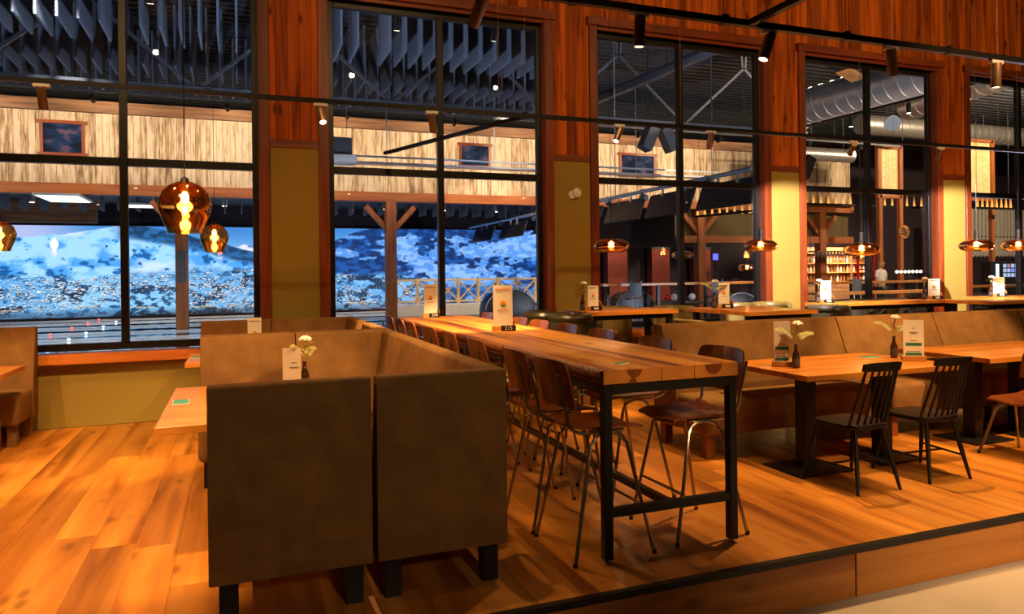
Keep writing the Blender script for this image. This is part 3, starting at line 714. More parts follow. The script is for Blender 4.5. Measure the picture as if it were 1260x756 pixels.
# ------------------------------------------------------------------ things on the tables
def strip(t, x, z, wd, ht, mat, y=-0.0022, name='print'):
    obj(name, MB().box(x - wd / 2, x + wd / 2, y - 0.0004, y + 0.001, z - ht / 2, z + ht / 2), mat, t, smooth=False)
def words(t, x, z, wd, ht, n, mat, y=-0.0022):
    m = MB(); cw = wd / n
    for k in range(n):
        a = x - wd / 2 + k * cw
        m.box(a + cw * 0.08, a + cw * 0.86, y - 0.0004, y + 0.001, z - ht / 2 * (0.8 + 0.2 * (k % 2)), z + ht / 2 * (0.8 + 0.2 * ((k + 1) % 2)))
    o = obj('print', m, mat, t, smooth=False); o['kind'] = 'stuff'
def emblem(t, x, z, r, y=-0.0024):
    m = MB(); n = 14
    m.prism([(x + r * math.cos(PI * k / n * 1.25 - 0.4), z + r * math.sin(PI * k / n * 1.25 - 0.4)) for k in range(n + 1)], y - 0.0004, y + 0.001, 1)
    obj('emblem', m, 'orange_ink', t, smooth=False)
    m = MB(); m.prism([(x + r * math.cos(PI + 0.35 + (PI - 0.75) * k / n), z - 0.08 * r + r * math.sin(PI + 0.35 + (PI - 0.75) * k / n)) for k in range(n + 1)], y - 0.0004, y + 0.001, 1)
    obj('emblem', m, 'green_ink', t, smooth=False)
def menu_stand(label, loc, rz, wd=0.15, ht=0.285, number=None, style='emblem', tilt=0.0):
    t = thing('menu_stand', label, 'menu', loc, rz, 'menu cards standing on the tables')
    obj('holder', MB().box(-wd / 2 - 0.012, wd / 2 + 0.012, -0.035, 0.055, 0, 0.045), 'holder', t, bevel=0.003, seg=1)
    c = obj('card', MB().box(-wd / 2, wd / 2, -0.001, 0.003, 0.0, ht), 'shaded_card' if style == 'back' else 'paper', t, (0, 0, 0.03), smooth=False)
    z0 = 0.03
    if style == 'emblem':
        words(t, 0, z0 + ht * 0.90, wd * 0.76, 0.014, 10, 'orange_ink' if number == '215' else 'ink')
        emblem(t, 0, z0 + ht * 0.56, wd * 0.155)
        words(t, 0, z0 + ht * 0.41, wd * 0.58, 0.009, 8, 'orange_ink' if number == '215' else 'ink')
    elif style == 'bands':
        words(t, 0, z0 + ht * 0.78, wd * 0.13, 0.006, 3, 'inkdark'); words(t, 0, z0 + ht * 0.67, wd * 0.42, 0.008, 8, 'inkdark'); words(t, 0, z0 + ht * 0.635, wd * 0.25, 0.006, 4, 'inkdark')
        words(t, 0, z0 + ht * 0.445, wd * 0.32, 0.007, 6, 'inkdark'); strip(t, 0, z0 + ht * 0.35, wd * 0.78, 0.026, 'green_ink', name='green_band')
        words(t, 0, z0 + ht * 0.16, wd * 0.66, 0.007, 11, 'inkdark'); strip(t, 0, z0 + ht * 0.09, wd * 0.80, 0.022, 'green_ink', name='green_band')
    elif style == 'back':
        words(t, wd * 0.12, z0 + ht * 0.62, wd * 0.3, 0.007, 5, 'inkdark'); words(t, wd * 0.12, z0 + ht * 0.5, wd * 0.5, 0.01, 7, 'inkdark'); words(t, wd * 0.1, z0 + ht * 0.06, wd * 0.5, 0.012, 6, 'inkdark')
    if number is not None:
        obj('coaster', MB().lathe([(0.056, 0), (0.056, 0.012)], 26, (0.052, 0.026, 0.056), rot=RX), 'holder', t)
        obj('coaster', MB().lathe([(0.049, 0), (0.049, 0.010)], 26, (0.055, 0.0115, 0.052), rot=RX), 'walnut', t)
        obj('number_block', MB().box(-0.022, 0.108, -0.062, -0.036, 0, 0.05), 'black', t, bevel=0.002, seg=1)
        if number:
            me = text_mesh(number, 0.046); me.materials.append(M['white'])
            obj('lettering', me, None, t, (0.043, -0.0632, 0.026))
        else:
            obj('lettering', MB().box(0.015, 0.07, -0.0632, -0.0618, 0.012, 0.036), 'white', t, smooth=False)
    return t
FACE = -0.30
menu_stand('white menu card with table number 215 on the long plank table', (2.20, 6.02, TH), -0.27, 0.172, 0.375, '215')
menu_stand('cream menu card with table number 214 at the far end of the long plank table', (2.13, 8.32, TH), -0.18, 0.155, 0.355, '214')
menu_stand('tilted menu card with green bands beside the bottle on the nearer dining table', (4.09, 4.66, 0.75), -0.62, 0.125, 0.335, None, 'bands')
menu_stand('menu card with two green bands facing us at the right end of the dining table', (5.30, 4.47, 0.75), -0.65, 0.155, 0.315, None, 'bands')
menu_stand('menu card with painted-in shade, seen from behind the near booth panel, beside the flower', (0.335, 5.05, 0.75), -0.25, 0.12, 0.262, None, 'back')
menu_stand('cream menu card on the far booth table under the leftmost window', (0.15, 7.42, 0.75), -0.05, 0.125, 0.345, None, 'emblem')
menu_stand('cream menu card before the second pillar, beside a bottle with a pale flower', (3.98, 7.74, BH), -0.55, 0.125, 0.265, '')
menu_stand('cream menu card on the pointing bar table before the third window', (5.58, 7.36, BH), -0.62, 0.13, 0.275, '')
menu_stand('bright menu card at the left end of the long bar table, by the third pillar', (7.56, 7.75, BH), -0.75, 0.14, 0.27, '')
menu_stand('menu card at the right end of the long bar table, by the fourth pillar', (9.60, 7.74, BH), -0.85, 0.15, 0.27, '')
menu_stand('menu card on the bar table under the fifth window', (11.2, 7.9, BH), -0.95, 0.15, 0.27, '')

def bottle_vase(label, loc, h=0.19, mat='bottle'):
    t = thing('bottle_vase', label, 'vase', loc, 0, 'small brown bottles used as vases')
    obj('body', MB().lathe([(0.026, 0), (0.03, 0.006), (0.03, h * 0.52), (0.024, h * 0.62), (0.013, h * 0.74), (0.0115, h * 0.95), (0.014, h * 0.96), (0.014, h), (0.009, h)], 18), mat, t)
    obj('label_band', MB().lathe([(0.0308, h * 0.12), (0.0308, h * 0.42)], 18, cap0=False, cap1=False), 'inkdark', t)
def sprig(label, loc, rz=0.0, h=0.20, fern=True):
    t = thing('flower_sprig', label, 'flower', loc, rz, 'single pale flowers with leaves in the bottles')
    obj('stem', MB().tube([(0, 0, -0.06), (0.004, 0, h * 0.45), (0.012, 0.0, h * 0.92)], 0.0032, 6), 'leaf', t)
    q = random.Random(hash(round(loc[0] * 100)))
    m = MB()
    for k in range(16):
        a = k * 2.4; rr = 0.010 + 0.026 * (k / 16) ** 0.7
        m.sphere((0.012 + rr * math.cos(a), rr * math.sin(a), h + 0.012 - 0.6 * rr * rr / 0.036), 0.014, 7, 5, (1, 1, 0.75))
    obj('blossom', m, 'petal', t, angle=80)
    for k in range(7):
        a = k * 0.95 + 0.4; L_ = 0.035 + 0.018 * (k % 3); z0 = h * (0.35 + 0.08 * k)
        dx, dy = math.cos(a), math.sin(a)
        obj('leaf', MB().grid(lambda u, v: (0.006 + dx * L_ * u - dy * 0.026 * (v - 0.5) * math.sin(PI * min(1, u + 0.05)), dy * L_ * u + dx * 0.026 * (v - 0.5) * math.sin(PI * min(1, u + 0.05)), z0 + 0.03 * u - 0.02 * u * u), 5, 2, (0, 0, 0.0012)), 'leaf', t)
    if fern:
        for s, ln, up in ((-1, 0.16, 0.045), (1, 0.135, 0.012)):
            m = MB(); m.tube([(0.004, 0, h * 0.30), (s * ln * 0.5, 0.0, h * 0.42 + up), (s * ln, 0.0, h * 0.45 + up * 1.3)], 0.0018, 5)
            for k in range(12):
                f = 0.15 + 0.85 * k / 12; px = s * ln * f; pz = h * 0.30 + (h * 0.14 + up) * min(1, f * 1.7); w_ = 0.052 * (1 - f * 0.75)
                for e in (-1, 1):
                    m.add([(px, 0, pz), (px + s * 0.012, e * w_ * 0.5, pz + e * w_ * 0.55), (px + s * 0.020, e * w_ * 0.5, pz + e * w_ * 0.5), (px + s * 0.010, 0, pz), (px + s * 0.012, e * w_ * 0.5, pz + e * w_ * 0.55 - 0.0012)],
                          [(0, 1, 2, 3), (3, 2, 4, 0), (0, 4, 1), (1, 4, 2)])
            obj('fern_leaf', m, 'leaf', t, smooth=False)
def vase_set(where, x, y, z, rz, h=0.20, fern=True):
    bottle_vase('small brown bottle %s' % where, (x, y, z)); sprig('pale flower in the bottle %s' % where, (x, y, z + 0.19), rz, h - 0.05, fern)
vase_set('beside the tilted menu card on the nearer dining table', 4.125, 4.545, 0.75, -0.4, 0.215)
vase_set('behind the facing menu card with green bands', 5.34, 4.70, 0.75, -0.5, 0.215)
vase_set('beside the shade-painted menu card in the near booth', 0.425, 5.14, 0.75, 0.9, 0.205)
vase_set('before the second pillar', 3.83, 7.72, BH, -0.4, 0.19, False)
vase_set('on the pointing bar table', 5.45, 7.38, BH, -0.4, 0.19, True)
vase_set('at the left end of the long bar table', 7.44, 7.76, BH, -0.4, 0.17, False)
vase_set('at the right end of the long bar table', 9.42, 7.76, BH, -0.4, 0.17, False)
vase_set('on the bar table under the fifth window', 11.02, 7.9, BH, -0.4, 0.17, False)

def flat_card(label, loc, rz, wd=0.075, dp=0.055):
    t = thing('table_card', label, 'card', loc, rz, 'small teal cards lying on the tables')
    obj('card', MB().box(-wd / 2, wd / 2, -dp / 2, dp / 2, 0, 0.0025), 'white', t, smooth=False)
    obj('teal_print', MB().box(-wd / 2 + 0.003, wd / 2 - 0.003, -dp / 2 + 0.004, dp / 2 - 0.016, 0.0024, 0.0034), 'teal', t, smooth=False)
    obj('print', MB().box(-wd / 2 + 0.008, wd / 2 - 0.012, dp / 2 - 0.013, dp / 2 - 0.005, 0.0024, 0.0034), 'inkdark', t, smooth=False)
flat_card('small teal card on the near booth table, at its left end', (-0.335, 4.93, 0.75), 0.05, 0.095, 0.16)
flat_card('small teal card on the far booth table end', (-0.37, 7.55, 0.75), 0.0, 0.10, 0.13)
flat_card('small teal card on the table at the left edge', (-1.98, 7.35, 0.75), 0.1, 0.12, 0.14)
flat_card('small teal card on the dining table behind the facing menu', (5.20, 4.83, 0.75), -0.1, 0.19, 0.12)
flat_card('small teal card at the near corner of the long plank table', (1.99, 3.55, TH), 0.35, 0.09, 0.06)
# ------------------------------------------------------------------ bowling hall behind the windows
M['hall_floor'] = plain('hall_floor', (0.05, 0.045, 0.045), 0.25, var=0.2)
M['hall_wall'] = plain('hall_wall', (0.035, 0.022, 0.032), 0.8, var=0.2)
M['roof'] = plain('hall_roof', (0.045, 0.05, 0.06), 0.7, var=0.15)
M['baffle'] = plain('grey_felt', (0.13, 0.15, 0.19), 0.9, var=0.12, nscale=20)
M['steel'] = plain('painted_steel', (0.09, 0.095, 0.11), 0.5, 0.2, var=0.15)
M['pipe'] = plain('galvanised_pipe', (0.48, 0.55, 0.65), 0.35, 0.8, var=0.1)
M['duct'] = plain('duct_metal', (0.60, 0.57, 0.53), 0.38, 0.75, var=0.15, nscale=5)
M['timber'] = wood('hall_timber', (0.24, 0.065, 0.014), (0.34, 0.10, 0.024), (0.42, 0.145, 0.038), axis=2, rough=0.55, scale=2, tone=0.1)
M['timber_x'] = wood('hall_beam', (0.24, 0.065, 0.014), (0.34, 0.10, 0.024), (0.42, 0.145, 0.038), axis=0, rough=0.55, scale=2, tone=0.1)
M['brown_plank'] = wood('brown_planks', (0.12, 0.05, 0.02), (0.24, 0.11, 0.045), (0.33, 0.17, 0.075), axis=0, rough=0.6, scale=3, tone=0.1)
M['fence_wood'] = wood('fence_wood', (0.68, 0.45, 0.19), (0.78, 0.54, 0.26), (0.84, 0.62, 0.33), axis=0, rough=0.55, tone=0.08)
M['lane'] = plain('lane_boards', (0.70, 0.69, 0.68), 0.16, var=0.12, nscale=6)
M['gutter'] = plain('gutter', (0.008, 0.01, 0.016), 0.06, var=0.1)
M['screen_black'] = plain('monitor_black', (0.014, 0.014, 0.018), 0.4)
M['red'] = plain('red_gloss', (0.65, 0.015, 0.02), 0.15, coat=0.5)
M['whiteball'] = plain('white_gloss', (0.72, 0.70, 0.70), 0.15, coat=0.5)
M['blueball'] = plain('pale_blue_gloss', (0.30, 0.38, 0.50), 0.18, coat=0.4)
M['hallgreen'] = plain('hall_olive', (0.12, 0.085, 0.028), 0.8)
M['counter'] = wood('counter_wood', (0.36, 0.13, 0.03), (0.5, 0.2, 0.05), (0.6, 0.27, 0.07), axis=0, rough=0.35, tone=0.05)

def weathered():
    m, N, L, b = _new('weathered_planks')
    b.inputs['Roughness'].default_value = 0.75
    tc = N.new('ShaderNodeTexCoord')
    mp = N.new('ShaderNodeMapping'); mp.inputs['Scale'].default_value = (9.0, 9.0, 1.0); L.new(tc.outputs['Object'], mp.inputs[0])
    nz = N.new('ShaderNodeTexNoise'); nz.inputs['Scale'].default_value = 1.6; nz.inputs['Detail'].default_value = 7; nz.inputs['Roughness'].default_value = 0.65; L.new(mp.outputs[0], nz.inputs['Vector'])
    at = N.new('ShaderNodeAttribute'); at.attribute_name = 'plank'
    ad = N.new('ShaderNodeMath'); ad.operation = 'MULTIPLY_ADD'; ad.inputs[1].default_value = 0.20; L.new(at.outputs['Fac'], ad.inputs[0]); L.new(nz.outputs['Fac'], ad.inputs[2])
    rp = N.new('ShaderNodeValToRGB'); e = rp.color_ramp.elements
    e[0].position = 0.30; e[0].color = (0.14, 0.075, 0.03, 1); e[1].position = 0.80; e[1].color = (0.66, 0.53, 0.37, 1)
    k = e.new(0.44); k.color = (0.36, 0.24, 0.13, 1); k = e.new(0.53); k.color = (0.54, 0.41, 0.26, 1)
    L.new(ad.outputs[0], rp.inputs[0]); L.new(rp.outputs[0], b.inputs['Base Color'])
    return m
M['weathered'] = weathered()

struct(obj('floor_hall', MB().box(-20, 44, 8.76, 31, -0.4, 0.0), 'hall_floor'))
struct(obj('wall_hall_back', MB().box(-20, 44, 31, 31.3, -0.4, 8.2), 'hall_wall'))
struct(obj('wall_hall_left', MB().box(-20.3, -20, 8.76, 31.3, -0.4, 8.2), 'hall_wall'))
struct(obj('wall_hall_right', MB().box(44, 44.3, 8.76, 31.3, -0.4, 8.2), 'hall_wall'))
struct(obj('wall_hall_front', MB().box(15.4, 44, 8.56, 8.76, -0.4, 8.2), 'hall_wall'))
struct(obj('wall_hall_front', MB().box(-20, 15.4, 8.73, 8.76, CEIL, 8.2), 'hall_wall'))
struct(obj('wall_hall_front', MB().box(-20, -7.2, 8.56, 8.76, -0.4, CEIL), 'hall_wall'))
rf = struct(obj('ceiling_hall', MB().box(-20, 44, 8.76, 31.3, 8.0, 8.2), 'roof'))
m = MB()
for k in range(64): m.box(-20, 44, 8.9 + 0.34 * k, 9.06 + 0.34 * k, 7.93, 8.0)
o = obj('deck_rib', m, 'roof', rf, smooth=False); o['kind'] = 'stuff'

# lane roof beyond the posts and upper plank wall
YP = 23.0
struct(obj('ceiling_lanes', MB().box(-20, 15.4, YP + 0.3, 31, 4.25, 4.4), 'roof'))
struct(obj('wall_fascia', MB().box(-14, -4.6, 29.0, 29.2, 3.46, 4.25), 'brown_plank'))
pw = struct(obj('wall_planks', MB().box(-20, 23.85, YP + 0.06, YP + 0.3, 4.14, 6.5), 'hall_wall'))
m = MB(); pr = random.Random(8); vals = []
px = -16.0
while px < 23.8:
    wdt = pr.choice((0.12, 0.145, 0.17, 0.2))
    dz = pr.uniform(0, 0.012)
    m.box(px, min(px + wdt - 0.008, 23.8), YP - dz, YP + 0.06, 4.14, 6.13); vals += [pr.uniform(-0.5, 0.5)] * 6
    px += wdt
me = m.mesh('plank', smooth=False)
at = me.attributes.new('plank', 'FLOAT', 'FACE'); at.data.foreach_set('value', vals)
o = obj('plank', me, 'weathered', pw); o['kind'] = 'stuff'
for k in range(3):
    obj('soffit_plank', MB().box(-20, 23.85, YP - 0.10 + 0.02 * k, YP + 0.06, 6.14 + 0.11 * k, 6.245 + 0.11 * k), 'brown_plank', pw)
struct(obj('beam_hall', MB().box(-20, 23.85, YP - 0.16, YP + 0.16, 3.84, 4.14), 'timber_x', bevel=0.01, seg=1))
for k, X in enumerate((-7.35, -1.5, 4.6, 10.45, 16.35, 22.2)):
    lab = ['timber post with two braces at the left edge of the hall', 'timber post with a grey arrow sign, seen through the leftmost window', 'timber post with two braces seen through the second window',
           'timber post with braces hidden behind the second pillar', 'timber post with braces seen through the third window', 'timber post with braces seen through the fourth window, before the bar'][k]
    t = thing('timber_post', lab, 'post', (X, YP, 0), 0, 'timber posts of the bowling hall')
    obj('post', MB().box(-0.165, 0.165, -0.165, 0.165, 0, 3.84), 'timber', t, bevel=0.012, seg=1)
    for s in (-1, 1):
        obj('brace', MB().bar((s * 0.10, 0, 2.95), (s * 0.78, 0, 3.69), 0.16, 0.16, (0, 1, 0)), 'timber', t, smooth=False)
    if k == 1:
        ps = obj('sign_plate', MB().box(-0.11, 0.11, -0.185, -0.166, 1.35, 2.28), 'steel', t, bevel=0.01, seg=1)
        mm = MB(); mm.box(-0.05, 0.06, -0.19, -0.184, 1.60, 1.625); mm.prism([(-0.08, 1.6125), (-0.025, 1.66), (-0.025, 1.565)], -0.19, -0.184, 1)
        mm.box(-0.06, 0.06, -0.19, -0.184, 2.08, 2.095); mm.box(-0.06, 0.06, -0.19, -0.184, 1.94, 1.955); mm.box(-0.06, -0.045, -0.19, -0.184, 1.84, 1.95); mm.box(0.045, 0.06, -0.19, -0.184, 1.84, 1.95); mm.box(-0.06, 0.06, -0.19, -0.184, 1.83, 1.845)
        obj('arrow', mm, 'inkdark', ps, smooth=False)

# small framed windows in the plank wall
def dusk(name, seed):
    m, N, L, b = _new(name)
    b.inputs['Roughness'].default_value = 0.7; b.inputs['Specular IOR Level'].default_value = 0.05
    mp, _ = _coords(N, L, (1.6, 1, 3.0), False)
    nz = N.new('ShaderNodeTexNoise'); nz.inputs['Scale'].default_value = 1.3; nz.noise_dimensions = '4D'; nz.inputs['W'].default_value = seed; L.new(mp.outputs[0], nz.inputs['Vector'])
    rp = N.new('ShaderNodeValToRGB'); e = rp.color_ramp.elements
    e[0].position = 0.42; e[0].color = (0.006, 0.009, 0.022, 1); e[1].position = 0.74; e[1].color = (0.16, 0.07, 0.09, 1); k = e.new(0.56); k.color = (0.012, 0.03, 0.085, 1)
    L.new(nz.outputs['Fac'], rp.inputs[0]); L.new(rp.outputs[0], b.inputs['Base Color'])
    return m
for x0, x1, z0, z1, lab in ((-4.95, -3.95, 4.93, 5.82, 'small framed dusk picture on the plank wall, seen through the leftmost window'),
                            (6.95, 7.97, 5.08, 5.82, 'small framed dusk picture on the plank wall, seen through the second window'),
                            (12.96, 14.38, 5.02, 5.78, 'small framed sunset picture on the plank wall, seen through the third window')):
    cx, cz = (x0 + x1) / 2, (z0 + z1) / 2; W2, H2 = (x1 - x0) / 2, (z1 - z0) / 2
    t = thing('framed_picture', lab, 'picture', (cx, YP - 0.03, cz), 0, 'framed dusk pictures on the plank wall')
    for s in (-1, 1):
        obj('frame_bar', MB().box(s * W2 - 0.04, s * W2 + 0.04, -0.06, 0, -H2, H2), 'trim', t, smooth=False)
        obj('frame_bar', MB().box(-W2 - 0.1, W2 + 0.1, -0.07, 0, s * H2 - 0.04, s * H2 + 0.05), 'trim_x', t, smooth=False)
    obj('picture', MB().box(-W2, W2, -0.02, 0, -H2, H2), dusk('dusk_print_%d' % int(x0), x0), t, smooth=False)

# ------------------------------------------------------------------ mountain mural
def fbm(n0, n1, sx, sy, seed, octv=5):
    rg = np.random.RandomState(seed); out = np.zeros((n0, n1)); amp = 1.0; tot = 0
    for o_ in range(octv):
        a, b_ = max(2, int(sx * 2 ** o_)) + 2, max(2, int(sy * 2 ** o_)) + 2
        g = rg.rand(a, b_)
        u = np.linspace(0, a - 1.001, n0); v = np.linspace(0, b_ - 1.001, n1)
        iu, iv = u.astype(int), v.astype(int); fu, fv = (u - iu)[:, None], (v - iv)[None, :]
        fu = fu * fu * (3 - 2 * fu); fv = fv * fv * (3 - 2 * fv)
        out += amp * ((g[iu][:, iv] * (1 - fu) + g[iu + 1][:, iv] * fu) * (1 - fv) + (g[iu][:, iv + 1] * (1 - fu) + g[iu + 1][:, iv + 1] * fu) * fv)
        tot += amp; amp *= 0.55
    return out / tot
MX0, MX1, MZ0, MZ1, MY = -14.0, 13.4, 0.10, 3.42, 30.0
NX, NZ = 1080, 132
xs = np.linspace(MX0, MX1, NX); zs = np.linspace(MZ0, MZ1, NZ)
XX, ZZ = np.meshgrid(xs, zs, indexing='ij')
nA = fbm(NX, NZ, 14, 3, 1); nB = fbm(NX, NZ, 40, 9, 2); nC = fbm(NX, NZ, 120, 26, 3, 3); nD = fbm(NX, NZ, 9, 4, 4)
rs = np.random.RandomState(6); wn_ = rs.rand(NX, NZ)
def C(h): return np.array([int(h[i:i + 2], 16) / 255 for i in (0, 2, 4)])
def mixc(a, b, t): t = np.clip(t, 0, 1)[..., None]; return a * (1 - t) + b * t
def sst(a, b, x): t = np.clip((x - a) / (b - a), 0, 1); return t * t * (3 - 2 * t)
rk = [(-14, 3.0), (-9, 2.75), (-7.6, 2.95), (-5.3, 3.2), (-3.7, 3.5), (-2.2, 3.22), (-0.6, 2.78), (0.7, 2.42), (1.6, 2.30), (2.6, 2.45), (3.5, 2.80), (4.5, 3.25), (5.4, 3.5), (13.4, 3.6)]
ridge = np.interp(xs, [a for a, _ in rk], [b for _, b in rk])[:, None] + (nB - 0.5) * 0.18
sky = mixc(mixc(C('3f86cf'), C('7fb6ea'), sst(3.4, 2.3, ZZ)), C('c3c4ea'), sst(-4.2, -7.0, XX) * 0.85)
peak = 2.78 - np.abs(XX - 0.28) * 0.42 + (nC - 0.5) * 0.2
img = mixc(sky, mixc(C('e4e6f2'), C('6f86b8'), sst(0.45, 0.6, nC)), (ZZ < peak) * 1.0)
snow = mixc(C('a6dafc'), C('4fa4ee'), sst(0.4, 0.62, nB))
snow = mixc(snow, C('e6ecfb'), sst(0.56, 0.70, nA) * 0.7)
forest = mixc(C('0c3358'), C('1a62a8'), sst(0.4, 0.65, nC))
left = mixc(snow, forest, sst(0.595, 0.63, nB * 0.45 + nC * 0.55))
band = sst(-4.4, -3.6, XX) * sst(1.5, 0.6, XX) * sst(0.62, 0.36, (ridge - ZZ) - 0.25 * (nA - 0.5))
left = mixc(left, mixc(C('163d66'), C('2a679f'), sst(0.4, 0.6, nC)), band)
rmt = mixc(C('0d2f66'), C('1a55a4'), sst(0.35, 0.65, nC))
rsn = sst(0.495, 0.52, nD * 0.34 + nA * 0.26 + nB * 0.28 + nC * 0.12)
right = mixc(rmt, mixc(C('8fbcf4'), C('5a96e6'), sst(0.4, 0.6, nC)), rsn)
mount = mixc(left, right, sst(2.2, 3.6, XX))
vz = 1.62 + 0.5 * (nA - 0.5) - 0.45 * sst(5.5, 9.0, XX) + 0.25 * sst(-3, -1, XX) * sst(2, 0.5, XX)
vil = sst(0.12, -0.22, ZZ - vz)
tex = mixc(C('0d3c66'), C('8ccbf8'), sst(0.36, 0.50, nC * 0.94 + wn_ * 0.06))
tex = mixc(tex, C('2f86cc'), 0.5 * sst(0.45, 0.6, nA)); tex = mixc(tex, C('0b2d4d'), sst(0.57, 0.64, nB))
mount = mixc(mount, tex, vil * (0.9 - 0.55 * sst(6.2, 8.0, XX)))
img = mixc(img, mount, sst(0.02, -0.02, ZZ - ridge))
clus = sst(0.46, 0.60, nB * 0.5 + nD * 0.5)
lit = (rs.rand(NX, NZ) > 0.97) * vil * clus * (XX < 8.5)
img = mixc(img, C('ffe2b0'), lit * 1.0)
lit2 = (rs.rand(NX, NZ) > 0.988) * vil * (XX < 9); img = mixc(img, C('fff6e2'), lit2 * 1.0)
for _ in range(3000):
    hx_, hz_ = rs.uniform(-9.5, 8.0), rs.uniform(0.28, 1.75) ** 1.0
    i_ = int((hx_ - MX0) / (MX1 - MX0) * NX); j_ = int((hz_ - MZ0) / (MZ1 - MZ0) * NZ)
    if vil[i_, j_] < 0.5 or (hx_ > 5.5 and rs.rand() > 0.25) or nD[i_, j_] + 0.1 * rs.rand() < 0.5: continue
    w_ = rs.randint(2, 5); cr = C(('e8f4ff', 'bfe2ff', 'ffffff', '9fd0f8')[rs.randint(4)])
    img[i_:i_ + w_, j_ + 1:j_ + 2] = cr; img[i_:i_ + w_, j_:j_ + 1] = C(('0a2440', '123a5e', '3a3040')[rs.randint(3)])
    if rs.rand() < 0.5: img[i_ + rs.randint(w_), j_] = C(('ffe09a', 'ffc06a', 'ffe7b8')[rs.randint(3)])
road = np.exp(-((ZZ - 0.42 - 0.05 * np.sin(XX * 0.9)) / 0.025) ** 2) * (nB > 0.5) * (XX < 7); img = mixc(img, C('ffd79a'), road * 0.7)
img = img * (0.62 + 0.38 * sst(0.1, 0.5, ZZ))[..., None]
lin = np.where(img <= 0.04045, img / 12.92, ((img + 0.055) / 1.055) ** 2.4)
co = np.stack([XX - (MX0 + MX1) / 2, np.zeros_like(XX), ZZ - MZ0], -1).reshape(-1, 3)
ii = (np.arange(NX - 1)[:, None] * NZ + np.arange(NZ - 1)[None, :]).reshape(-1)
qd = np.stack([ii, ii + NZ, ii + NZ + 1, ii + 1], -1)
me = bpy.data.meshes.new('mural_print')
me.vertices.add(len(co)); me.vertices.foreach_set('co', co.ravel())
me.loops.add(qd.size); me.loops.foreach_set('vertex_index', qd.ravel().astype(np.int32))
me.polygons.add(len(qd)); me.polygons.foreach_set('loop_start', np.arange(0, qd.size, 4, dtype=np.int32))
me.update(calc_edges=True)
ca = me.color_attributes.new('print', 'FLOAT_COLOR', 'POINT')
ca.data.foreach_set('color', np.concatenate([lin.reshape(-1, 3), np.ones((len(co), 1))], 1).astype(np.float32).ravel())
mm_, N, L, b = _new('emissive_print')
an = N.new('ShaderNodeVertexColor'); an.layer_name = 'print'
b.inputs['Roughness'].default_value = 0.6; b.inputs['Base Color'].default_value = (0.02, 0.02, 0.02, 1)
L.new(an.outputs[0], b.inputs['Emission Color']); b.inputs['Emission Strength'].default_value = 1.25  # print colours are emitted by the surface
mu = thing('mountain_mural', 'glowing mural of a snowy mountain village at dusk behind the bowling lanes', 'mural', ((MX0 + MX1) / 2, MY, MZ0))
obj('mural_print', me, mm_, mu)
obj('panel', MB().box(MX0 - (MX0 + MX1) / 2 - 0.02, MX1 - (MX0 + MX1) / 2 + 0.02, 0.01, 0.25, -0.05, MZ1 - MZ0 + 0.04), 'hall_wall', mu, smooth=False)
# ------------------------------------------------------------------ lanes
red_l = emit('red_marker', (1, 0.05, 0.05), 6); blue_l = emit('blue_marker', (0.45, 0.75, 1), 7)
t0 = None
for k in range(6):
    yc = (17.5, 19.5, 21.55, 24.12, 26.55, 28.5)[k]
    lab = 'bowling lane %s from the windows, pale boards between dark gutters' % ordn[k]
    if t0 is None:
        t = t0 = thing('bowling_lane', lab, 'lane', (0, yc, 0), 0, 'bowling lanes before the mural')
        for a_, b_, mt_ in ((-0.93, -0.62, 'gutter'), (-0.62, -0.18, 'lane'), (-0.18, -0.03, 'gutter'), (0.03, 0.18, 'gutter'), (0.18, 0.62, 'lane'), (0.62, 0.93, 'gutter')):
            obj('lane_bed' if mt_ == 'lane' else 'gutter', MB().box(-14, 6.2, a_, b_, 0, 0.05 if mt_ == 'lane' else 0.046), mt_, t, smooth=False)
        obj('cap_board', MB().box(-14, 6.2, -0.03, 0.03, 0, 0.07), 'lane', t, smooth=False)
        obj('red_marker', MB().box(-4.53, -4.48, -0.03, 0.03, 0.07, 0.105), red_l, t, smooth=False)
        obj('blue_marker', MB().box(-3.73, -3.68, -0.03, 0.03, 0.07, 0.11), blue_l, t, smooth=False)
    else:
        t = dup(t0); t.location = (0, yc, 0); t['label'] = lab
# wooden rail fence on a kerb
fx0, fx1, nb = 5.25, 11.35, 8
kb = obj('lane_kerb', MB().box(-3.1, 3.1, -0.24, 0.24, 0, 0.44), 'lane', None, (8.3, 25.35, 0), bevel=0.02, seg=1); tag(kb, 'pale grey kerb under the wooden rail fence', 'kerb')
fe = thing('rail_fence', 'pale wooden rail fence with crossed braces before the mural', 'fence', (fx0, 25.35, 0.44))
st = (fx1 - fx0) / nb
for k in range(nb + 1): obj('post', MB().box(k * st - 0.045, k * st + 0.045, -0.045, 0.045, 0, 0.92), 'fence_wood', fe, smooth=False)
for k in range(nb):
    a, b_ = k * st + 0.045, (k + 1) * st - 0.045
    obj('top_rail', MB().box(a, b_, -0.03, 0.03, 0.83, 0.90), 'fence_wood', fe, smooth=False)
    obj('bottom_rail', MB().box(a, b_, -0.03, 0.03, 0.06, 0.12), 'fence_wood', fe, smooth=False)
    obj('brace', MB().bar((a, 0, 0.14), (b_, 0, 0.81), 0.04, 0.05, (0, 1, 0)), 'fence_wood', fe, smooth=False)
    obj('brace', MB().bar((a, 0.012, 0.81), (b_, 0.012, 0.14), 0.04, 0.05, (0, 1, 0)), 'fence_wood', fe, smooth=False)

